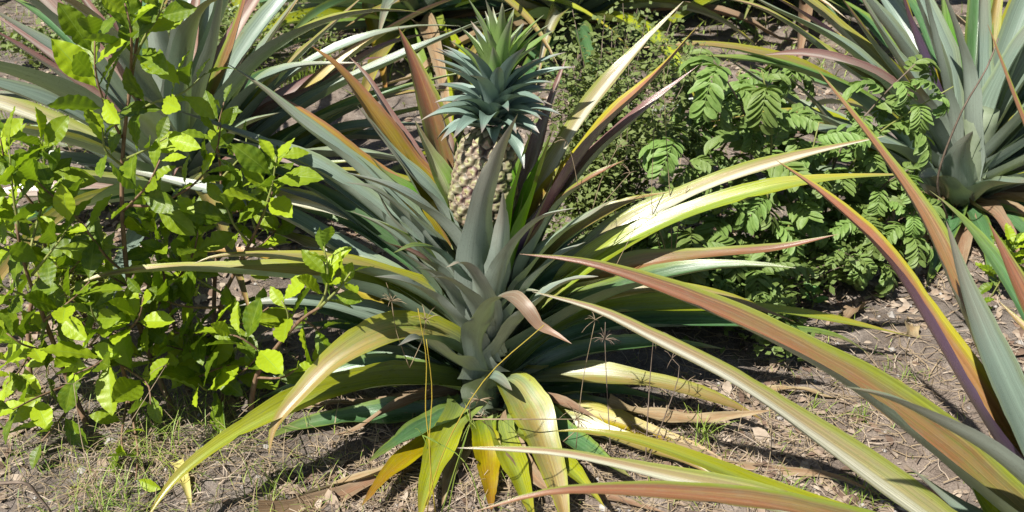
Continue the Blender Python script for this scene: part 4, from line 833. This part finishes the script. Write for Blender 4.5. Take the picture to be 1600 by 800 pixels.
# ------------------------------------------------------------------ grass tufts, dry stalks
def add_blade(mb, p, az, h, lean, w, seg=5, tipdrop=0.3):
    D_ = Vector((math.cos(az), math.sin(az), 0)); X_ = Vector((-D_.y, D_.x, 0)); b = len(mb.v)
    for i in range(seg + 1):
        t = i / seg; c = p + D_ * (lean * t ** 1.7) + Vector((0, 0, h * (t - tipdrop * t ** 3))); ww = w * .5 * (1 - t) ** .7 + .0002
        mb.v.append(c - X_ * ww); mb.v.append(c + X_ * ww)
    for i in range(seg): mb.face((b + 2 * i, b + 2 * i + 1, b + 2 * i + 3, b + 2 * i + 2), [(0, i / seg), (1, i / seg), (1, (i + 1) / seg), (0, (i + 1) / seg)])
def tuft(px, py, n, h, lean, mat, label, seed, w=.002, spread=.02, extra=None, cat='grass tuft'):
    rg = random.Random(seed); O = ground_at(px, py); mb = MB()
    for i in range(n): add_blade(mb, Vector((rg.gauss(0, spread), rg.gauss(0, spread), -.004)), rg.uniform(0, 6.28), h * rg.uniform(.5, 1.2), lean * rg.uniform(.2, 1.3), w * rg.uniform(.7, 1.3))
    o = mb.build('grass_tuft', mat); o.location = O; tag(o, label, cat, 'grass tufts'); return o
tuft(1092, 692, 34, .075, .05, M_GRASS, 'fresh green tuft beside the yellow-tipped leaf right of the main plant', 1)
tuft(1345, 770, 40, .05, .03, M_GRASS, 'green tuft on soil between the two lower right leaf fans', 2)
tuft(1240, 770, 26, .06, .03, M_GRASS, 'thin green tuft near the bottom edge right of the yellow-green leaf', 3)
tuft(165, 790, 60, .07, .05, M_GRASS, 'loose green tuft at the bottom left among straw', 4, .0016, .035)
tuft(265, 700, 60, .09, .07, M_GRASS, 'wispy tuft under the shrubs above the yellow sweeping leaf', 5, .0015, .05)
tuft(440, 760, 34, .07, .04, M_GRASS, 'small tuft below the thin hanging leaf tip', 6, .0015, .03)
tuft(1345, 645, 20, .05, .02, M_GRASS, 'sparse tuft on the littered soil behind the white striped leaf', 7, .0015, .008)
tuft(480, 130, 80, .12, .06, M_GRASS, 'green tuft seen between the left plant\'s rising leaves', 8, .005, .05)
tuft(90, 200, 60, .14, .08, M_GRASS, 'broad-bladed tuft behind the left plant\'s lower leaves', 9, .006, .06)
tuft(60, 420, 40, .12, .07, M_GRASS, 'shaded tuft at the left edge beneath the shrub', 10, .003, .05)
tuft(1270, 640, 16, .04, .03, M_GRASS, 'short green tuft left of the white striped leaf', 11, .002, .02)
tuft(1410, 585, 20, .04, .02, M_GRASS, 'tiny tuft between the red leaf and the purple-backed leaf', 12, .0015, .02)
def stalk(paths, label, mat, seed, r=.0011, name='dry_stalk', head=0, cat='dry stalk'):
    rg = random.Random(seed); O = at(*paths[0][0]); mb = MB()
    for pt in paths:
        P = [at(*q) for q in pt]; add_tube(mb, P, r, r * .5, 4, org=O)
        for _ in range(head):
            e = P[-1]; d = Vector((rg.gauss(0, 1), rg.gauss(0, 1), rg.gauss(0, .7))).normalized() * rg.uniform(.012, .03); add_tube(mb, [e, e + d * .6 + Vector((0, 0, .003)), e + d], r * .6, r * .4, 3, seg=3, org=O)
    o = mb.build(name, mat); o.location = O; tag(o, label, cat, 'thin dry stalks'); return o
stalk([[(1050, 440, .1), (1048, 330, .1), (1040, 200, .1), (1037, 90, .1)], [(1050, 440, .1), (1020, 340, .08), (1022, 200, .08)], [(1050, 440, .1), (1062, 340, .1), (1075, 290, .1)], [(1050, 440, .1), (1030, 360, .09), (1000, 350, .08), (985, 395, .08)]], 'tall pale curling stalks right of the purple-backed leaf', M_STRAW, 1)
stalk([[(668, 800, -.32), (673, 720, -.32), (665, 640, -.31), (666, 560, -.3), (653, 482, -.3)], [(680, 800, -.32), (671, 700, -.32), (675, 610, -.3), (666, 530, -.3)]], 'pair of upright orange-yellow grass stems in front of the main plant', M_ORGRASS, 2, .0012)
stalk([[(665, 790, -.34), (700, 690, -.34), (760, 590, -.33), (850, 508, -.32)]], 'single yellow-green grass stem slanting across the main plant\'s heart', M_ORGRASS, 3, .0011)
stalk([[(690, 800, -.36), (715, 720, -.36), (737, 655, -.34)], [(700, 800, -.36), (712, 740, -.36), (735, 660, -.35)], [(755, 800, -.36), (725, 720, -.35), (660, 680, -.33)]], 'fine green stems crossing the drooping front leaves', M_GRASS, 4, .0011, head=3)
stalk([[(955, 720, -.1), (948, 600, -.1), (945, 530, -.1)]], 'thin brown stalk with a star-shaped seed head right of the main heart', M_TWIG, 5, .0014, head=16)
stalk([[(1008, 730, -.1), (1015, 600, -.1), (1022, 520, -.1)], [(1008, 730, -.1), (1060, 590, -.1), (1050, 560, -.1)]], 'brown forked stalk beside the star-headed one', M_TWIG, 6, .0013, head=4)
stalk([[(900, 700, -.2), (910, 600, -.2), (930, 500, -.2)], [(880, 690, -.2), (905, 665, -.2), (895, 640, -.2)]], 'pale stalk rising over the shaded leaves right of the heart', M_STRAW, 7, .0009, head=6)
stalk([[(735, 655, -.15), (790, 655, -.17), (900, 655, -.16)], [(735, 655, -.15), (735, 630, -.17), (750, 625, -.17)]], 'pale twig lying across the base of the main plant', M_STRAW, 8, .0014, head=10)
stalk([[(640, 575, -.1), (660, 530, -.1), (665, 500, -.12)], [(640, 575, -.1), (620, 520, -.1), (612, 470, -.1)]], 'dry sprig caught on the arching left leaf', M_STRAW, 9, .0009, head=14)
stalk([[(110, 790, -.3), (190, 680, -.25), (260, 570, -.2)], [(160, 800, -.3), (130, 700, -.25), (115, 600, -.2)]], 'two long pale straws leaning over the lower left soil', M_STRAW, 10, .0010, head=2)
stalk([[(0, 755, -.3), (40, 755, -.3), (60, 775, -.3), (80, 800, -.3)]], 'brown curved straw at the lower left edge', M_TWIG, 11, .003)
stalk([[(905, 300, .0), (895, 250, 0), (885, 220, 0)], [(925, 330, 0), (940, 280, 0), (965, 230, 0)], [(900, 350, .0), (930, 330, 0), (985, 270, 0)], [(960, 420, 0), (985, 370, 0), (1000, 340, 0)]], 'straw wisps between the fruit and the small-leaved bush', M_STRAW, 12, .0008, head=4)
stalk([[(1480, 340, .5), (1465, 280, .45), (1500, 180, .42), (1540, 110, .42), (1560, 60, .45)]], 'brown vine stem climbing the blue-green plant', M_TWIG, 13, .003)
stalk([[(1180, 800, -.4), (1205, 700, -.35), (1200, 610, -.3)], [(1190, 790, -.4), (1240, 690, -.35), (1265, 660, -.3)], [(1150, 690, -.3), (1165, 620, -.25)]], 'fine straws over the shadow-streaked soil at the lower right', M_STRAW, 14, .0008, head=6)

# ------------------------------------------------------------------ fallen leaves one can count
def fallen(px, py, L, W, az, mat, label, seed, y=None, lift=0.012, curl=.5):
    rg = random.Random(seed); O = ground_at(px, py); D_ = Vector((math.cos(az), math.sin(az), 0)); P = []
    for i in range(6):
        q = O + D_ * L * (i / 5 - .5); q.z = gz(q.x, q.y) + lift * (1 + math.sin(i * 2 + seed)) * .6 + .004; P.append(q)
    m_, _ = blade_mesh(P, W, seg=12, nu=6, chan=curl, twist=R(rg.uniform(-90, 90)), roll=R(rg.uniform(-30, 30)), org=O, prof='strap', wave=.003, rng=rg, H=D_)
    o = m_.build('fallen_leaf', mat); o.location = O; tag(o, label, 'fallen leaf', 'fallen leaves'); return o
fallen(290, 760, .10, .022, R(-65), M_DEADYEL, 'pale cream dead leaf lying under the long yellow leaf', 1)
fallen(284, 520, .09, .014, R(-85), M_DEADYEL, 'yellow dead leaf standing among the shrub stems', 2)
fallen(1320, 405, .20, .05, R(12), K['dry'], 'broad red-brown dead leaf on the litter right of the feathery weed', 3, curl=.4)
fallen(1340, 485, .07, .04, R(40), K['dry'], 'tan dead leaf above the tip of the yellow-green reaching leaf', 4)
fallen(1420, 510, .06, .03, R(80), K['dry'], 'curled grey dead leaf between the two tall red leaves', 5)
fallen(1180, 735, .40, .022, R(-14), K['dry'], 'long tan dead blade lying right of the yellow-tipped leaf', 6)
fallen(1060, 655, .30, .018, R(-3), K['dry'], 'long brown dead blade in front of the shaded right leaves', 7)
fallen(560, 755, .32, .03, R(28), K['dry'], 'split straw-coloured dead blade at the bottom left of the main plant', 8)
fallen(1240, 610, .22, .02, R(-8), K['dry'], 'narrow bleached dead blade behind the white striped leaf', 9)
fallen(690, 345, .3, .03, R(15), K['dry'], 'dead blade lying in shade behind the fruit', 10)
fallen(540, 215, .4, .04, R(20), K['dry'], 'tan dead blade on the soil left of the fruit', 11)
fallen(940, 770, .22, .025, R(-30), K['dry'], 'brown dead blade near the bottom edge below the white leaf', 12)

# ------------------------------------------------------------------ litter, pebbles, twigs, ground grass (uncountable)
rg = random.Random(77)
def spot():
    u = rg.random() ** 0.6; y = -0.55 + 3.6 * (1 - u); hw = 0.62 * (y + 1.36 + .6) ; return rg.uniform(-hw, hw), y
def density(x, y): return noise.noise(Vector((x * 2.3, y * 2.3, 7.7))) + .5 * noise.noise(Vector((x * 9, y * 9, 1.7)))
M_LIT = []
for i, (a_, b_) in enumerate((((0.20, 0.14, 0.10), (0.34, 0.27, 0.20)), ((0.26, 0.20, 0.15), (0.42, 0.35, 0.27)), ((0.10, 0.065, 0.045), (0.20, 0.13, 0.09)))):
    M_LIT.append(simple_mat('litter_%s' % ('brown', 'pale', 'dark')[i], a_, b_, 0.85, 60))
mb = MB()
for _ in range(34000):
    x, y = spot()
    if rg.random() > .42 + density(x, y) * 1.5: continue
    z = gz(x, y); s = rg.uniform(.003, .015) * (1.6 if rg.random() < .12 else 1); az = rg.uniform(0, 6.28); asp = rg.uniform(.2, .6)
    D_ = Vector((math.cos(az), math.sin(az), rg.gauss(0, .3))).normalized(); N = Vector((rg.gauss(0, .35), rg.gauss(0, .35), 1)); N = (N - D_ * N.dot(D_)).normalized(); X_ = D_.cross(N); b = len(mb.v); c = Vector((x, y, z + rg.uniform(.001, .006))); mi = rg.choice((0, 0, 1, 2))
    for t, ww in ((-1, .3), (-.3, 1), (.4, .9), (1, .1)):
        for sd in (-1, 1): mb.v.append(c + D_ * s * t + X_ * s * asp * ww * sd + N * s * (.25 * sd * sd * rg.uniform(.2, 1) - .2 * t * t))
    for i in range(3): mb.face((b + 2 * i, b + 2 * i + 1, b + 2 * i + 3, b + 2 * i + 2), [(0, 0)] * 4, mi)
lit = mb.build('leaf_litter', M_LIT, smooth=False); tag(lit, 'brown and straw-coloured leaf crumbs scattered over the soil', 'litter', kind='stuff')
mb = MB()
for _ in range(5000):
    x, y = spot(); L = rg.uniform(.015, .09) * (1 if rg.random() < .85 else 1.8); az = rg.uniform(0, 6.28); P = []; bend = rg.gauss(0, .6)
    for i in range(4):
        xx = x + math.cos(az + bend * i / 3) * L * (i / 3 - .5); yy = y + math.sin(az + bend * i / 3) * L * (i / 3 - .5); P.append(Vector((xx, yy, gz(xx, yy) + rg.uniform(.001, .010))))
    add_tube(mb, P, rg.uniform(.0005, .0013), .0004, 3, seg=4, mi=rg.choice((0, 0, 1, 2)))
for cx_, cy_, sr, n_ in ((O1.x, O1.y - .12, .20, 900), (O1.x + .35, O1.y - .1, .16, 400), (-.62, -.12, .16, 350), (O3.x, O3.y - .1, .25, 500), (.75, .1, .2, 400)):
    for _ in range(n_):
        x = rg.gauss(cx_, sr); y = rg.gauss(cy_, sr * .6); L = rg.uniform(.02, .11); az = rg.uniform(0, 6.28); P = []; bend = rg.gauss(0, .9); up_ = rg.uniform(0, .022)
        for i in range(4):
            xx = x + math.cos(az + bend * i / 3) * L * (i / 3 - .5); yy = y + math.sin(az + bend * i / 3) * L * (i / 3 - .5); P.append(Vector((xx, yy, gz(xx, yy) + .003 + up_ * (i / 3) ** 1.5 + rg.uniform(0, .006))))
        add_tube(mb, P, rg.uniform(.0006, .0014), .0004, 3, seg=4, mi=rg.choice((0, 0, 1, 2)))
tw = mb.build('dry_straw', [M_STRAW, M_TWIG, M_LIT[1]], smooth=False); tag(tw, 'fine straws and twiglets lying all over the soil', 'straw', kind='stuff')
mb = MB()
for _ in range(1500):
    x, y = spot(); r = rg.uniform(.0015, .005) * (2.6 if rg.random() < .08 else 1); c = Vector((x, y, gz(x, y) + r * .3)); b = len(mb.v)
    pts = [(0, 0, 1), (1, 0, 0.1), (0.3, .95, 0), (-.8, .6, .1), (-.8, -.6, 0), (.3, -.95, .1), (0, 0, -1)]
    for p_ in pts: mb.v.append(c + Vector(p_) * r * rg.uniform(.7, 1.2))
    for i in range(5):
        j = (i + 1) % 5; mb.face((b, b + 1 + i, b + 1 + j), [(0, 0)] * 3, 0); mb.face((b + 6, b + 1 + j, b + 1 + i), [(0, 0)] * 3, 0)
pb_ = mb.build('pebbles', M_STONE, smooth=False); tag(pb_, 'small pale grit and pebbles in the soil', 'pebbles', kind='stuff')
mb = MB()
def grass_patch(px, py, rad, n, h, w, green=.6):
    c = ground_at(px, py)
    for _ in range(n):
        x = c.x + rg.gauss(0, rad); y = c.y + rg.gauss(0, rad); 
        add_blade(mb, Vector((x, y, gz(x, y) - .003)), rg.uniform(0, 6.28), h * rg.uniform(.3, 1.2), h * rg.uniform(.2, 1.3), w * rg.uniform(.7, 1.3), 4)
        for _f in range(4): mb.mi[-1 - _f] = 0 if rg.random() < green else 1
for a in ((240, 720, .14, 300, .06, .0014, .5), (60, 660, .1, 200, .05, .0014, .3), (470, 770, .1, 260, .045, .0014, .3), (330, 640, .12, 260, .07, .0015, .5), (120, 790, .08, 160, .05, .0014, .5),
          (680, 760, .1, 160, .04, .0013, .2), (960, 770, .1, 200, .04, .0013, .2), (1220, 700, .12, 160, .035, .0013, .4), (1400, 600, .1, 90, .03, .0013, .5), (1100, 580, .15, 160, .03, .0013, .4),
          (430, 40, .35, 900, .08, .004, .8), (700, 10, .4, 700, .08, .004, .8), (1150, 30, .4, 700, .07, .004, .7), (1000, 250, .2, 300, .05, .002, .7), (1150, 430, .15, 200, .04, .002, .6), (150, 30, .35, 500, .06, .004, .8), (650, 270, .1, 120, .03, .002, .7), (1020, 30, .35, 300, .05, .004, .8), (1230, 110, .25, 200, .04, .004, .8), (60, 240, .25, 260, .1, .004, .7), (560, 330, .15, 140, .04, .002, .6), (30, 500, .2, 260, .08, .002, .6)):
    grass_patch(*a)
gr = mb.build('ground_grass', [M_GRASS, M_STRAW], smooth=False); tag(gr, 'thin green and dry grass growing through the soil', 'grass', kind='stuff')

for r_ in LENS:
    if r_[3] > 1.15 or r_[3] < .12: print('LEAFLEN', r_)
